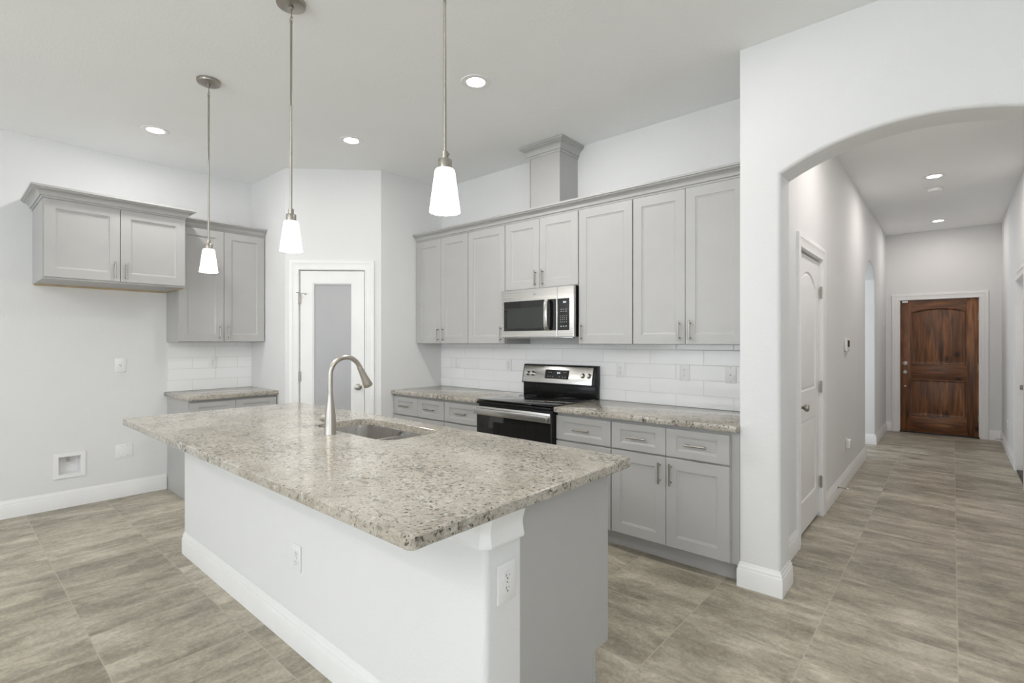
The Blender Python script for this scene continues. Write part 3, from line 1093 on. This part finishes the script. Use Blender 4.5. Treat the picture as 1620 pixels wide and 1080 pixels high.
for i in range(nb):
    a = 0.008 + (L - 0.016) * i / nb
    b = 0.008 + (L - 0.016) * (i + 1) / nb - 0.003
    o = panel_board(b - a, 0.85 - TZ - 0.014, 0.0195, [rect(-b + 0.066, TZ + 0.08, -a - 0.066, 0.784)], SHK, x0=-b, z0=TZ + 0.014, y=-0.020).build('door', CAB, isl, loc=(0, D2, 0), rotz=PI)
    pull(o, -b + 0.04 if i % 2 == 0 else -a - 0.04, 0.74, -0.020)

# countertop with sink cut-out
SX0, SX1, SY0, SY1 = -2.755, -2.030, 1.412, 1.772
top_o = round_rect(-3.872, 0.760, -0.992, 1.888, 0.025, 5)
hole = round_rect(SX0, SY0, SX1, SY1, 0.085, 8)
bm = bmesh.new()
def rg(loop, z):
    return [bm.verts.new((a, b, z)) for a, b in loop]
def br(r1, r2):
    for i in range(len(r1)):
        j = (i + 1) % len(r1)
        bm.faces.new((r1[i], r1[j], r2[j], r2[i]))
e = 0.004
t1, t2, t3, t4 = rg(offset_loop(top_o, e), 0.914), rg(top_o, 0.914 - e), rg(top_o, 0.876 + e), rg(offset_loop(top_o, e), 0.876)
br(t1, t2); br(t2, t3); br(t3, t4)
h1, h2, h3 = rg(offset_loop(hole, -0.002), 0.914), rg(hole, 0.912), rg(hole, 0.876)
br(h1, h2); br(h2, h3)
fill_rings(bm, [t1, h1], 0, 1)
fill_rings(bm, [t4, h3], 0, 1)
bmesh.ops.recalc_face_normals(bm, faces=bm.faces)
me = bpy.data.meshes.new('countertop')
bm.to_mesh(me)
bm.free()
me.materials.append(GRANITE)
ct = bpy.data.objects.new('countertop', me)
COL.objects.link(ct)
tag(ct, 'large speckled granite countertop on the island with a sink cut-out', 'countertop')

# undermount double sink
sk = tag(empty('kitchen_sink', ((SX0 + SX1) / 2, (SY0 + SY1) / 2, 0.66)), 'stainless undermount double-bowl sink in the island countertop', 'sink')
cx, cy = (SX0 + SX1) / 2, (SY0 + SY1) / 2
XD = -2.345
def bowl(x0, x1, name):
    y0, y1 = SY0 - 0.012, SY1 - 0.003
    lp = round_rect(x0 - cx, y0 - cy, x1 - cx, y1 - cy, 0.075, 8)
    mb = MB()
    seq = [(0, 0.214), (0.002, 0.19), (0.010, 0.05), (0.018, 0.022), (0.035, 0.008), (0.060, 0.003)]
    prev = None
    for ins, z in seq:
        xd = XD - cx
        q = [(a, b, min(z, 0.199) if abs(a - xd) < 0.012 + ins else z) for a, b in offset_loop(lp, ins)]
        if prev:
            m = len(q)
            mb.add(prev + q, [(i, (i + 1) % m, (i + 1) % m + m, i + m) for i in range(m)], True)
        prev = q
    mb.add(prev, [list(range(len(prev)))], True)
    return mb.build(name, SINKST, sk), ((x0 + x1) / 2 - cx, 0.0)
b1, c1 = bowl(SX0 - 0.012, XD - 0.008, 'bowl')
b2, c2 = bowl(XD + 0.008, SX1 + 0.012, 'bowl')
for bb, c in ((b1, c1), (b2, c2)):
    MB().lathe([(0.045, 0.0035), (0.045, 0.006), (0.036, 0.006), (0.030, 0.0045), (0, 0.0045)], n=24, at=(c[0], c[1], 0)).build('drain', CHROME, bb)
MB().box(XD - 0.010 - cx, SY0 - 0.01 - cy, 0.195, XD + 0.010 - cx, SY1 - 0.006 - cy, 0.200).build('divider', SINKST, sk, 0.002)
rim = round_rect(SX0 - 0.012 - cx, SY0 - 0.012 - cy, SX1 + 0.012 - cx, SY1 - 0.003 - cy, 0.08, 8)
rim2 = offset_loop(rim, 0.004)
m = len(rim)
MB().add([(a, b, 0.2145) for a, b in rim] + [(a, b, 0.2145) for a, b in rim2], [(i, (i + 1) % m, (i + 1) % m + m, i + m) for i in range(m)]).build('rim', SINKST, sk)

# pull-down faucet
fx, fy = -2.409, 1.337
fa = tag(empty('faucet', (fx, fy, 0.914)), 'brushed nickel gooseneck pull-down faucet on the island beside the sink', 'faucet')
MB().lathe([(0.031, 0), (0.031, 0.004), (0.0295, 0.012), (0.0285, 0.06), (0.025, 0.105), (0.019, 0.15), (0.0148, 0.185), (0.0135, 0.203), (0.0135, 0.206)], n=32).build('body', FAUCET, fa)
pts = [(0, 0, 0.206), (0, 0, 0.26), (0, 0.0005, 0.305)]
R0 = 0.088
for k in range(1, 25):
    a = PI - (PI * 0.865) * k / 24
    pts.append((0, R0 + R0 * math.cos(a), 0.305 + R0 * math.sin(a)))
MB().tube(pts, 0.0125, 20).build('spout', FAUCET, fa)
pe, pd = Vector(pts[-1]), (Vector(pts[-1]) - Vector(pts[-2])).normalized()
MB().tube([pe + pd * s for s in (-0.001, 0.002, 0.03, 0.07, 0.10, 0.118, 0.122)], [0.0135, 0.0145, 0.0155, 0.019, 0.0235, 0.0255, 0.024], 24).build('spray_head', FAUCET, fa)
MB().lathe([(0.017, -0.020), (0.017, -0.060), (0.019, -0.062), (0.019, -0.074), (0.016, -0.078), (0, -0.079)], n=24, axis='x', at=(0, 0, 0.075)).tube([(-0.070, 0, 0.075), (-0.085, -0.002, 0.077), (-0.100, -0.004, 0.080)], [0.0045, 0.004, 0.0035], 10).build('handle', FAUCET, fa)

# ------------------------------------------------------------------ range
rg_ = tag(empty('range', (-2.567, 2.955, 0)), 'stainless and black electric range between the base cabinets', 'range')
W2 = 0.379
MB().box(-W2, 0, 0.02, W2, 0.60, 0.905).build('body', BLACKP, rg_, 0.002)
MB().box(-W2, -0.030, 0.884, W2, 0.56, 0.908).build('front_trim', BLACKP, rg_, 0.004)
tag(MB().box(-W2 - 0.004, -0.026, 0.9145, W2 + 0.004, 0.575, 0.922).build('cooktop', BLACKG, rg_, 0.003), 'black glass cooktop')
for ex, ey, er in ((-0.20, 0.15, 0.11), (0.19, 0.15, 0.09), (-0.20, 0.42, 0.08), (0.19, 0.42, 0.105)):
    MB().lathe([(er, 0.9219), (er, 0.9223), (er - 0.002, 0.9223), (er - 0.002, 0.9219)], n=40, at=(ex, ey, 0), cap=False).build('burner_ring', OVENG, rg_)
dr = MB().box(-W2 + 0.003, -0.028, 0.245, W2 - 0.003, -0.001, 0.868).build('oven_door', BLACKG, rg_, 0.003)
MB().box(-0.24, -0.0285, 0.36, 0.24, -0.0275, 0.75).build('window', BLACKG, dr)
tag(MB().box(-W2 + 0.003, -0.033, 0.795, W2 - 0.003, -0.026, 0.866).build('door_band', STEEL, dr, 0.002), 'stainless band across the oven door')
hb = MB().box(-W2 + 0.010, -0.072, 0.806, W2 - 0.010, -0.058, 0.852)
for s in (-1, 1):
    hb.box(s * (W2 - 0.035) - 0.014, -0.060, 0.812, s * (W2 - 0.035) + 0.014, -0.030, 0.846)
tag(hb.build('door_handle', STEEL, dr, 0.004, 3), 'stainless oven handle')
tag(MB().box(-W2 + 0.003, -0.026, 0.09, W2 - 0.003, -0.001, 0.235).build('drawer', STEEL, rg_, 0.003), 'stainless storage drawer')
# backguard
bg = MB().prism([(-W2, 0.908), (W2, 0.908), (W2, 1.045), (-W2, 1.045)], 0.575, 0.648).build('backguard', BLACKP, rg_, 0.004)
def side_prof(x0, x1, prof):
    k = len(prof)
    return MB().add([(x0, a, b) for a, b in prof] + [(x1, a, b) for a, b in prof], [list(range(k)), list(range(2 * k - 1, k - 1, -1))] + [(i, (i + 1) % k, (i + 1) % k + k, i + k) for i in range(k)])
side_prof(-W2 - 0.003, W2 + 0.003, [(0.553, 1.022), (0.648, 1.022), (0.648, 1.188), (0.600, 1.188), (0.588, 1.184)]).build('control_housing', BLACKP, rg_, 0.004)
sl = math.atan2(0.035, 0.150)
cp = empty('control_panel', (0, 0.5525, 1.030)); cp.parent = rg_
cp.rotation_euler = (-sl, 0, 0)
bpy.data.objects.remove(cp)
TILT = Matrix.Translation((0, 0.5545, 1.0285)) @ Matrix.Rotation(-sl, 4, 'X')
def tilted(o):
    o.data.transform(TILT)
    return o
pnl = tilted(MB().box(-W2 + 0.008, -0.004, 0.002, W2 - 0.022, 0.0, 0.150).build('control_panel', STEEL, None, 0.0015))
pnl.parent = rg_
tag(pnl, 'stainless control panel')
for kx in (-0.320, -0.265, 0.265, 0.325):
    o = tilted(MB().lathe([(0.0215, -0.004), (0.0215, -0.008), (0.018, -0.012), (0.0165, -0.026), (0.014, -0.029), (0, -0.029)], n=24, axis='y', at=(kx, 0, 0.078)).box(kx - 0.0025, -0.033, 0.062, kx + 0.0025, -0.012, 0.094).build('knob', STEEL, None))
    o.parent = pnl
disp = tilted(panel_board(0.250, 0.078, 0.004, [], [], x0=-0.125, z0=0.040, y=-0.0065).build('display', BLACKG, None))
disp.parent = pnl
tx = text_mb('2:11', 0.020)
tx.v = [(a + 0.02, b - 0.0068, c + 0.092) for a, b, c in tx.v]
o = tilted(tx.build('clock_digits', CLOCK, None)); o.parent = disp
lg = MB()
for i, (a, b) in enumerate([(-0.085, 0.096), (-0.062, 0.096), (0.075, 0.098), (0.095, 0.098), (-0.09, 0.062), (-0.065, 0.062), (-0.04, 0.060), (0.03, 0.060), (0.065, 0.060), (0.09, 0.060)]):
    lg.box(a - 0.006, -0.0070, b - 0.0012, a + 0.006, -0.0064, b + 0.0012)
    if i > 3:
        lg.box(a - 0.003, -0.0070, b - 0.006, a + 0.003, -0.0064, b - 0.0045)
o = tilted(lg.build('legend', LEGEND, None)); o.parent = disp

# ------------------------------------------------------------------ microwave
mw = tag(empty('microwave', (-2.558, 3.215, 1.425)), 'stainless over-range microwave under the short wall cabinet', 'microwave')
MX0, MX1, MH = -0.374, 0.374, 0.398
MB().box(MX0 + 0.004, 0.028, 0.004, MX1, YK - 3.215 - 0.011, MH).build('body', BLACKP, mw, 0.002)
XS = 0.216          # split between door and control side
fr = panel_board(XS - MX0 - 0.001, MH, 0.028, [rect(MX0 + 0.030, 0.052, XS - 0.006, 0.302)], [(0.0005, 0.002)], x0=MX0, z0=0.0, y=0.0, chamfer=0.003).build('door', STEEL, mw)
wn_ = MB().box(MX0 + 0.031, 0.0006, 0.053, XS - 0.0065, 0.003, 0.301).build('window_surround', BLACKG, fr)
tag(MB().box(MX0 + 0.066, 0.0, 0.075, 0.098, 0.001, 0.245).build('window', OVENG, fr), 'tinted window')
hb = MB().tube([(0.135, -0.002, 0.062), (0.135, -0.028, 0.075), (0.135, -0.036, 0.12), (0.135, -0.038, 0.178), (0.135, -0.036, 0.236), (0.135, -0.028, 0.282), (0.135, -0.002, 0.295)], 0.012, 4)
tag(MB().sweep([(0.060, 0.0), (0.062, -0.026), (0.09, -0.036), (0.178, -0.040), (0.265, -0.036), (0.292, -0.026), (0.294, 0.0)], [(0, 0.118), (0, 0.152), (0.010, 0.152), (0.010, 0.118), (0, 0.118)], to3d=lambda a, b, h: (h, b, a)).build('handle', STEEL, fr, 0.002), 'stainless bowed handle')
sd = panel_board(MX1 - XS - 0.001, MH, 0.028, [rect(XS + 0.006, 0.052, 0.335, 0.302)], [(0.0005, 0.002)], x0=XS + 0.001, z0=0.0, y=0.0, chamfer=0.003).build('control_side', STEEL, mw)
kp = MB().box(XS + 0.0065, 0.0006, 0.053, 0.334, 0.003, 0.301).build('keypad', BLACKG, sd)
lg = MB()
for r, z in enumerate((0.216, 0.200)):
    for q, x in enumerate((0.258, 0.280, 0.304)):
        lg.box(x - 0.0065, 0.0001, z - 0.0014, x + 0.0065, 0.0008, z + 0.0014)
for z in (0.165, 0.150, 0.135, 0.118):
    for x in (0.250, 0.268, 0.286, 0.307):
        lg.box(x - 0.003, 0.0001, z - 0.0022, x + 0.003, 0.0008, z + 0.0022)
for x in (0.256, 0.280, 0.304):
    lg.box(x - 0.006, 0.0001, 0.081, x + 0.006, 0.0008, 0.087)
lg.build('legend', LEGEND, kp)
tx = text_mb('2:11', 0.018)
tx.v = [(a + 0.290, b + 0.0002, c + 0.272) for a, b, c in tx.v]
tx.build('clock_digits', CLOCK, kp)
em = MB().lathe([(0.0165, 0.0), (0.0165, -0.001), (0.0148, -0.001), (0.0148, 0.0)], n=32, axis='y', at=(-0.010, 0, 0.350), cap=False)
em.tube([(-0.018, -0.0008, 0.353), (-0.014, -0.0008, 0.357), (-0.011, -0.0008, 0.352), (-0.015, -0.0008, 0.345), (-0.010, -0.0008, 0.344), (-0.006, -0.0008, 0.350)], 0.0009, 6)
em.tube([(-0.002, -0.0008, 0.356), (-0.006, -0.0008, 0.355), (-0.004, -0.0008, 0.350), (-0.007, -0.0008, 0.346), (-0.001, -0.0008, 0.345)], 0.0009, 6)
tag(em.build('emblem', CHROME, fr), 'round monogram emblem')
MB().box(MX0 + 0.10, 0.06, 0.0005, 0.10, 0.30, 0.005).build('filter', NICKEL, mw)
tag(MB().box(MX0 + 0.03, 0.035, -0.008, MX1 - 0.03, 0.06, 0.003).build('vent_lip', CHROME, mw, 0.002), 'steel lip under the front')

# ------------------------------------------------------------------ pendant lamps
def pendant(loc, label):
    t = tag(empty('pendant_lamp', loc), label, 'pendant lamp', 'pendant lamps over the island')
    MB().lathe([(0.0, -0.003), (0.012, -0.0225), (0.060, -0.0225), (0.066, -0.0195), (0.068, -0.014), (0.068, 0.0)], n=40).build('canopy', NICKEL, t)
    MB().lathe([(0.0105, -0.0225), (0.0105, -0.032), (0.007, -0.036), (0.007, -0.044), (0, -0.045)], n=16).tube([(0.0, 0, -0.040), (0.003, 0, -0.06), (0.0, 0, -0.078)], 0.0028, 8).build('hook', NICKEL, t)
    ringp = [(0.011 * math.cos(a), 0.0, -0.084 + 0.011 * math.sin(a)) for a in [2 * PI * k / 16 for k in range(17)]]
    MB().tube(ringp, 0.0025, 8, cap=False).build('swivel_ring', NICKEL, t)
    MB().lathe([(0.0068, -0.094), (0.0068, -0.105), (0.0055, -0.107), (0.0055, -0.50), (0.0061, -0.502), (0.0061, -0.508), (0.0055, -0.51), (0.0055, -1.018)], n=14).build('rod', NICKEL, t)
    MB().lathe([(0.0125, -1.012), (0.0125, -1.036), (0.0225, -1.038), (0.0235, -1.041), (0.0235, -1.070), (0.020, -1.074)], n=28).lathe([(0.0, -0.020), (0.0035, -0.020), (0.0035, 0.0), (0.0, 0.0)], n=8, axis='x', at=(0.021, 0, -1.024)).build('socket_cap', NICKEL, t)
    MB().lathe([(0.022, -1.070), (0.030, -1.071), (0.0335, -1.075), (0.0355, -1.084), (0.0525, -1.213), (0.0525, -1.217), (0.0505, -1.217), (0.0335, -1.086), (0.030, -1.076)], n=40, cap=False).build('glass_shade', SHADE, t)
    d = bpy.data.lights.new('bulb', 'POINT')
    d.energy = 5.5
    d.color = (1, 0.95, 0.88)
    d.shadow_soft_size = 0.035
    b = bpy.data.objects.new('bulb', d)
    COL.objects.link(b)
    b.parent = t
    b.location = (0, 0, -1.235)
    return t


pn = [pendant((-1.305, 1.145, H), 'pendant lamp with white shade nearest the camera, over the sink-free end of the island'),
      pendant((-2.434, 1.145, H), 'middle one of the three white-shaded pendant lamps over the island'),
      pendant((-3.562, 1.145, H), 'white-shaded pendant lamp farthest from the camera, in front of the left wall cabinets')]


# ------------------------------------------------------------------ recessed ceiling lights
def can(loc, label, power, warm, grp):
    t = tag(empty('recessed_light', loc), label, 'ceiling light', grp)
    MB().lathe([(0.0575, -0.001), (0.060, -0.004), (0.080, -0.0065), (0.093, -0.0045), (0.095, -0.0005)], n=44, cap=False).build('trim_ring', TRIM, t)
    MB().lathe([(0.0, -0.0025), (0.0575, -0.0025)], n=44, cap=False).build('lens', LENS, t)
    area('downlight', (0, 0, -0.008), (0, 0, 0), 0.11, 0.11, power, warm, t, 'DISK', PI)
    return t


WK = (1.0, 0.98, 0.955)
WH = (1.0, 0.93, 0.885)
GK, GH = 'recessed lights in the kitchen ceiling', 'recessed lights in the hall ceiling'
can((-4.715, 1.14, H), 'round recessed ceiling light in front of the cabinet over the refrigerator space', 7, WK, GK)
can((-3.735, 2.26, H), 'round recessed ceiling light in front of the pantry corner', 1.0, WK, GK)
can((-2.295, 2.275, H), 'round recessed ceiling light above the range area', 13, WK, GK)
can((-0.855, 2.285, H), 'round recessed ceiling light in front of the arch end of the kitchen cabinets', 2, WK, GK)
can((-0.14, 6.60, H), 'recessed hall ceiling light beside the smoke detector', 6.2, WH, GH)
can((-0.15, 9.07, H), 'recessed hall ceiling light close to the front door', 4.2, WH, GH)
can((-0.14, 4.15, H), 'recessed hall ceiling light just behind the arch', 7.5, WH, GH)

GL = 'recessed lights in the living room ceiling behind the camera'
for lx, ly in ((-4.0, -1.9), (-1.4, -1.9), (1.2, -1.9)):  # unseen downlights added to brighten the floor from overhead
    can((lx, ly, H), 'round recessed ceiling light in the living room behind the camera', 7, WK, GL)

# unseen uplight bowl added behind the camera to bounce light off the ceiling
bl = tag(empty('ceiling_lamp', (-1.0, -2.9, H)), 'opal bowl ceiling lamp in the living room behind the camera', 'ceiling light')
MB().lathe([(0.0, -0.03), (0.06, -0.03), (0.065, 0.0)], n=28, cap=False).lathe([(0.008, -0.42), (0.008, -0.03)], n=12).build('stem', NICKEL, bl)
MB().lathe([(0.0, -0.46), (0.10, -0.45), (0.18, -0.41), (0.22, -0.35), (0.215, -0.35), (0.175, -0.405), (0.10, -0.443), (0.0, -0.452)], n=36, cap=False).build('bowl', SHADE, bl)
area('uplight', (0, 0, -0.34), (PI, 0, 0), 0.36, 0.36, 138, WK, bl, 'DISK')

sd_ = tag(empty('smoke_detector', (-0.148, 7.10, H)), 'round white smoke detector on the hall ceiling', 'smoke detector')
MB().lathe([(0.076, 0), (0.076, -0.010), (0.070, -0.014), (0.062, -0.014)], n=36).build('mounting_plate', PLATE, sd_)
MB().lathe([(0.062, -0.014), (0.060, -0.032), (0.052, -0.040), (0.020, -0.043), (0, -0.043)], n=36).build('cover', PLATE, sd_)


# ------------------------------------------------------------------ outlets, plates and small fittings
def screw(parent, x, z, y):
    return MB().lathe([(0.0032, 0), (0.0028, -0.0012), (0, -0.0014)], n=10, axis='y', at=(x, y, z)).build('screw', NICKEL, parent)


def duplex(loc, rotz, label, w=0.073, h=0.118, group='white duplex outlets'):
    t = tag(empty('power_outlet', loc, rotz), label, 'outlet', group)
    p = MB().box(-w / 2, -0.006, -h / 2, w / 2, -0.0005, h / 2).build('plate', PLATE, t, 0.0025)
    for s in (-0.0195, 0.0195):
        r = MB().prism(round_rect(-0.0165, s - 0.0140, 0.0165, s + 0.0140, 0.008, 4), -0.0082, -0.005).build('receptacle', PLATE, t)
        MB().box(-0.0075, -0.0086, s - 0.001, -0.0055, -0.008, s + 0.008).box(0.0055, -0.0086, s, 0.0072, -0.008, s + 0.007).lathe([(0.0026, 0), (0.0026, -0.0004), (0, -0.0004)], n=10, axis='y', at=(0, -0.0082, s - 0.007)).build('slot', DARK, r)
    screw(t, 0, 0, -0.006)
    return t


YT = YK - 0.010
ox = duplex((-1.997, YT, 1.160), 0, 'white duplex outlet on the backsplash just on the arch side of the range')
dup(ox, (-1.475, YT, 1.162), 0, 'white duplex outlet midway along the backsplash between range and arch')
dup(ox, (-3.187, YT, 1.166), 0, 'white duplex outlet on the backsplash just on the pantry side of the range')
dup(ox, (XL + 0.010, 1.832, 1.180), PI / 2, 'white duplex outlet on the small alcove backsplash at the left wall')
dup(ox, (-2.232, IY0, 0.412), 0, 'white duplex outlet on the long white face of the island')
duplex((IX1, 1.172, 0.642), PI / 2, 'large white duplex outlet on the white end post of the island', 0.083, 0.122)
dup(ox, (XR, 8.75, 0.36), -PI / 2, 'white duplex outlet low on the right wall of the hall')

sw = tag(empty('light_switch', (-3.903, YT, 1.168)), 'white rocker switch on the backsplash near the pantry', 'switch')
MB().box(-0.036, -0.006, -0.059, 0.036, -0.0005, 0.059).build('plate', PLATE, sw, 0.0025)
MB().box(-0.0165, -0.0085, -0.033, 0.0165, -0.005, 0.033).build('rocker', PLATE, sw, 0.001)
for z in (-0.048, 0.048):
    screw(sw, 0, z, -0.006)
dup(sw, (XH, 8.72, 1.335), PI / 2, 'white switch on the hall wall between the side archway and the front door')

jk = tag(empty('jack_plate', (-1.150, YT, 1.160)), 'white jack plate on the backsplash next to the arch wall', 'wall plate')
MB().box(-0.036, -0.006, -0.059, 0.036, -0.0005, 0.059).build('plate', PLATE, jk, 0.0025)
MB().lathe([(0.0045, 0), (0.0045, -0.006), (0.002, -0.006)], n=12, axis='y', at=(0, -0.006, 0)).build('jack', NICKEL, jk)
for z in (-0.048, 0.048):
    screw(jk, 0, z, -0.006)

so = tag(empty('power_outlet', (XL, 1.090, 1.178), PI / 2), 'white single outlet on the left wall below the deep cabinet', 'outlet')
MB().box(-0.041, -0.006, -0.062, 0.041, -0.0005, 0.062).build('plate', PLATE, so, 0.0025)
r = MB().lathe([(0.0175, -0.005), (0.0175, -0.008), (0, -0.008)], n=28, axis='y').build('receptacle', PLATE, so)
MB().box(-0.008, -0.0086, 0.001, -0.0055, -0.0078, 0.010).box(0.0055, -0.0086, 0.001, 0.008, -0.0078, 0.009).lathe([(0.0032, 0), (0.0032, -0.0005), (0, -0.0005)], n=10, axis='y', at=(0, -0.008, -0.007)).build('slot', DARK, r)

bp = tag(empty('blank_plate', (XL, 1.119, 0.410), PI / 2), 'blank white double-gang plate low on the left wall', 'wall plate')
MB().box(-0.063, -0.006, -0.062, 0.063, -0.0005, 0.062).build('plate', PLATE, bp, 0.0025)
for x in (-0.023, 0.023):
    for z in (-0.046, 0.046):
        screw(bp, x, z, -0.006)

vb = tag(empty('valve_box', (XL, 0.747, 0.350), PI / 2), 'recessed white ice-maker valve box low on the left wall', 'valve box')
panel_board(0.206, 0.210, 0.008, [rect(-0.072, -0.074, 0.072, 0.075)], [(0, 0), (0.002, 0.003)], x0=-0.103, z0=-0.105, y=-0.0085, open_holes=True).build('frame', PLATE, vb)
bx = MB()
a0, a1, b0, b1_ = -0.070, 0.070, -0.072, 0.073
bx.add([(a0, 0, b0), (a1, 0, b0), (a1, 0, b1_), (a0, 0, b1_), (a0 + 0.006, 0.075, b0 + 0.006), (a1 - 0.006, 0.075, b0 + 0.006), (a1 - 0.006, 0.075, b1_ - 0.006), (a0 + 0.006, 0.075, b1_ - 0.006)], [(0, 1, 5, 4), (1, 2, 6, 5), (2, 3, 7, 6), (3, 0, 4, 7), (4, 5, 6, 7)])
bx.build('box', PLATE, vb)
tag(MB().lathe([(0.008, 0.073), (0.008, 0.050), (0.010, 0.048), (0.010, 0.030), (0.007, 0.028), (0.007, 0.020)], n=14, at=(-0.008, 0.035, 0)).tube([(-0.008, 0.035, 0.040), (-0.008, 0.015, 0.040)], 0.005, 8).box(-0.022, 0.012, 0.035, 0.006, 0.016, 0.045).build('valve', CHROME, vb), 'chrome valve')
MB().lathe([(0.022, 0.016), (0.020, 0.020), (0.009, 0.022)], n=20, at=(-0.008, 0.035, 0)).build('escutcheon', PLATE, vb)

th = tag(empty('thermostat', (XH, 5.83, 1.357), PI / 2), 'white thermostat with a dark screen on the left hall wall', 'thermostat')
MB().box(-0.080, -0.026, -0.060, 0.080, -0.0005, 0.060).build('housing', PLATE, th, 0.008, 3)
tag(MB().box(-0.062, -0.0268, -0.020, 0.062, -0.0255, 0.045).build('screen', OVENG, th), 'dark screen')

dup(ox, (XH, 5.86, 0.39), PI / 2, 'white duplex outlet low on the left hall wall, behind a plugged-in box')
pg = tag(MB().box(-0.045, -0.042, -0.030, 0.045, -0.0090, 0.045).build('plug_adapter', PLATE, bevel=0.005, loc=(XH, 5.86, 0.39), rotz=PI / 2), 'small white plug-in box on the low outlet of the left hall wall', 'plug-in adapter')


def stopper(loc, rotz, label):
    t = tag(empty('door_stop', loc, rotz), label, 'door stop')
    MB().lathe([(0.011, 0), (0.011, -0.005), (0.004, -0.010), (0.004, -0.068)], n=12, axis='y').build('stem', NICKEL, t)
    MB().lathe([(0.0065, -0.066), (0.0075, -0.072), (0.0065, -0.080), (0, -0.080)], n=12, axis='y').build('tip', RUBBER, t)
    return t


stopper((XH + 0.014, 5.31, 0.088), PI / 2, 'small metal door stop on the left hall baseboard near the closet door')
stopper((XR - 0.014, 9.43, 0.075), -PI / 2, 'small metal door stop on the right hall baseboard near the front door')
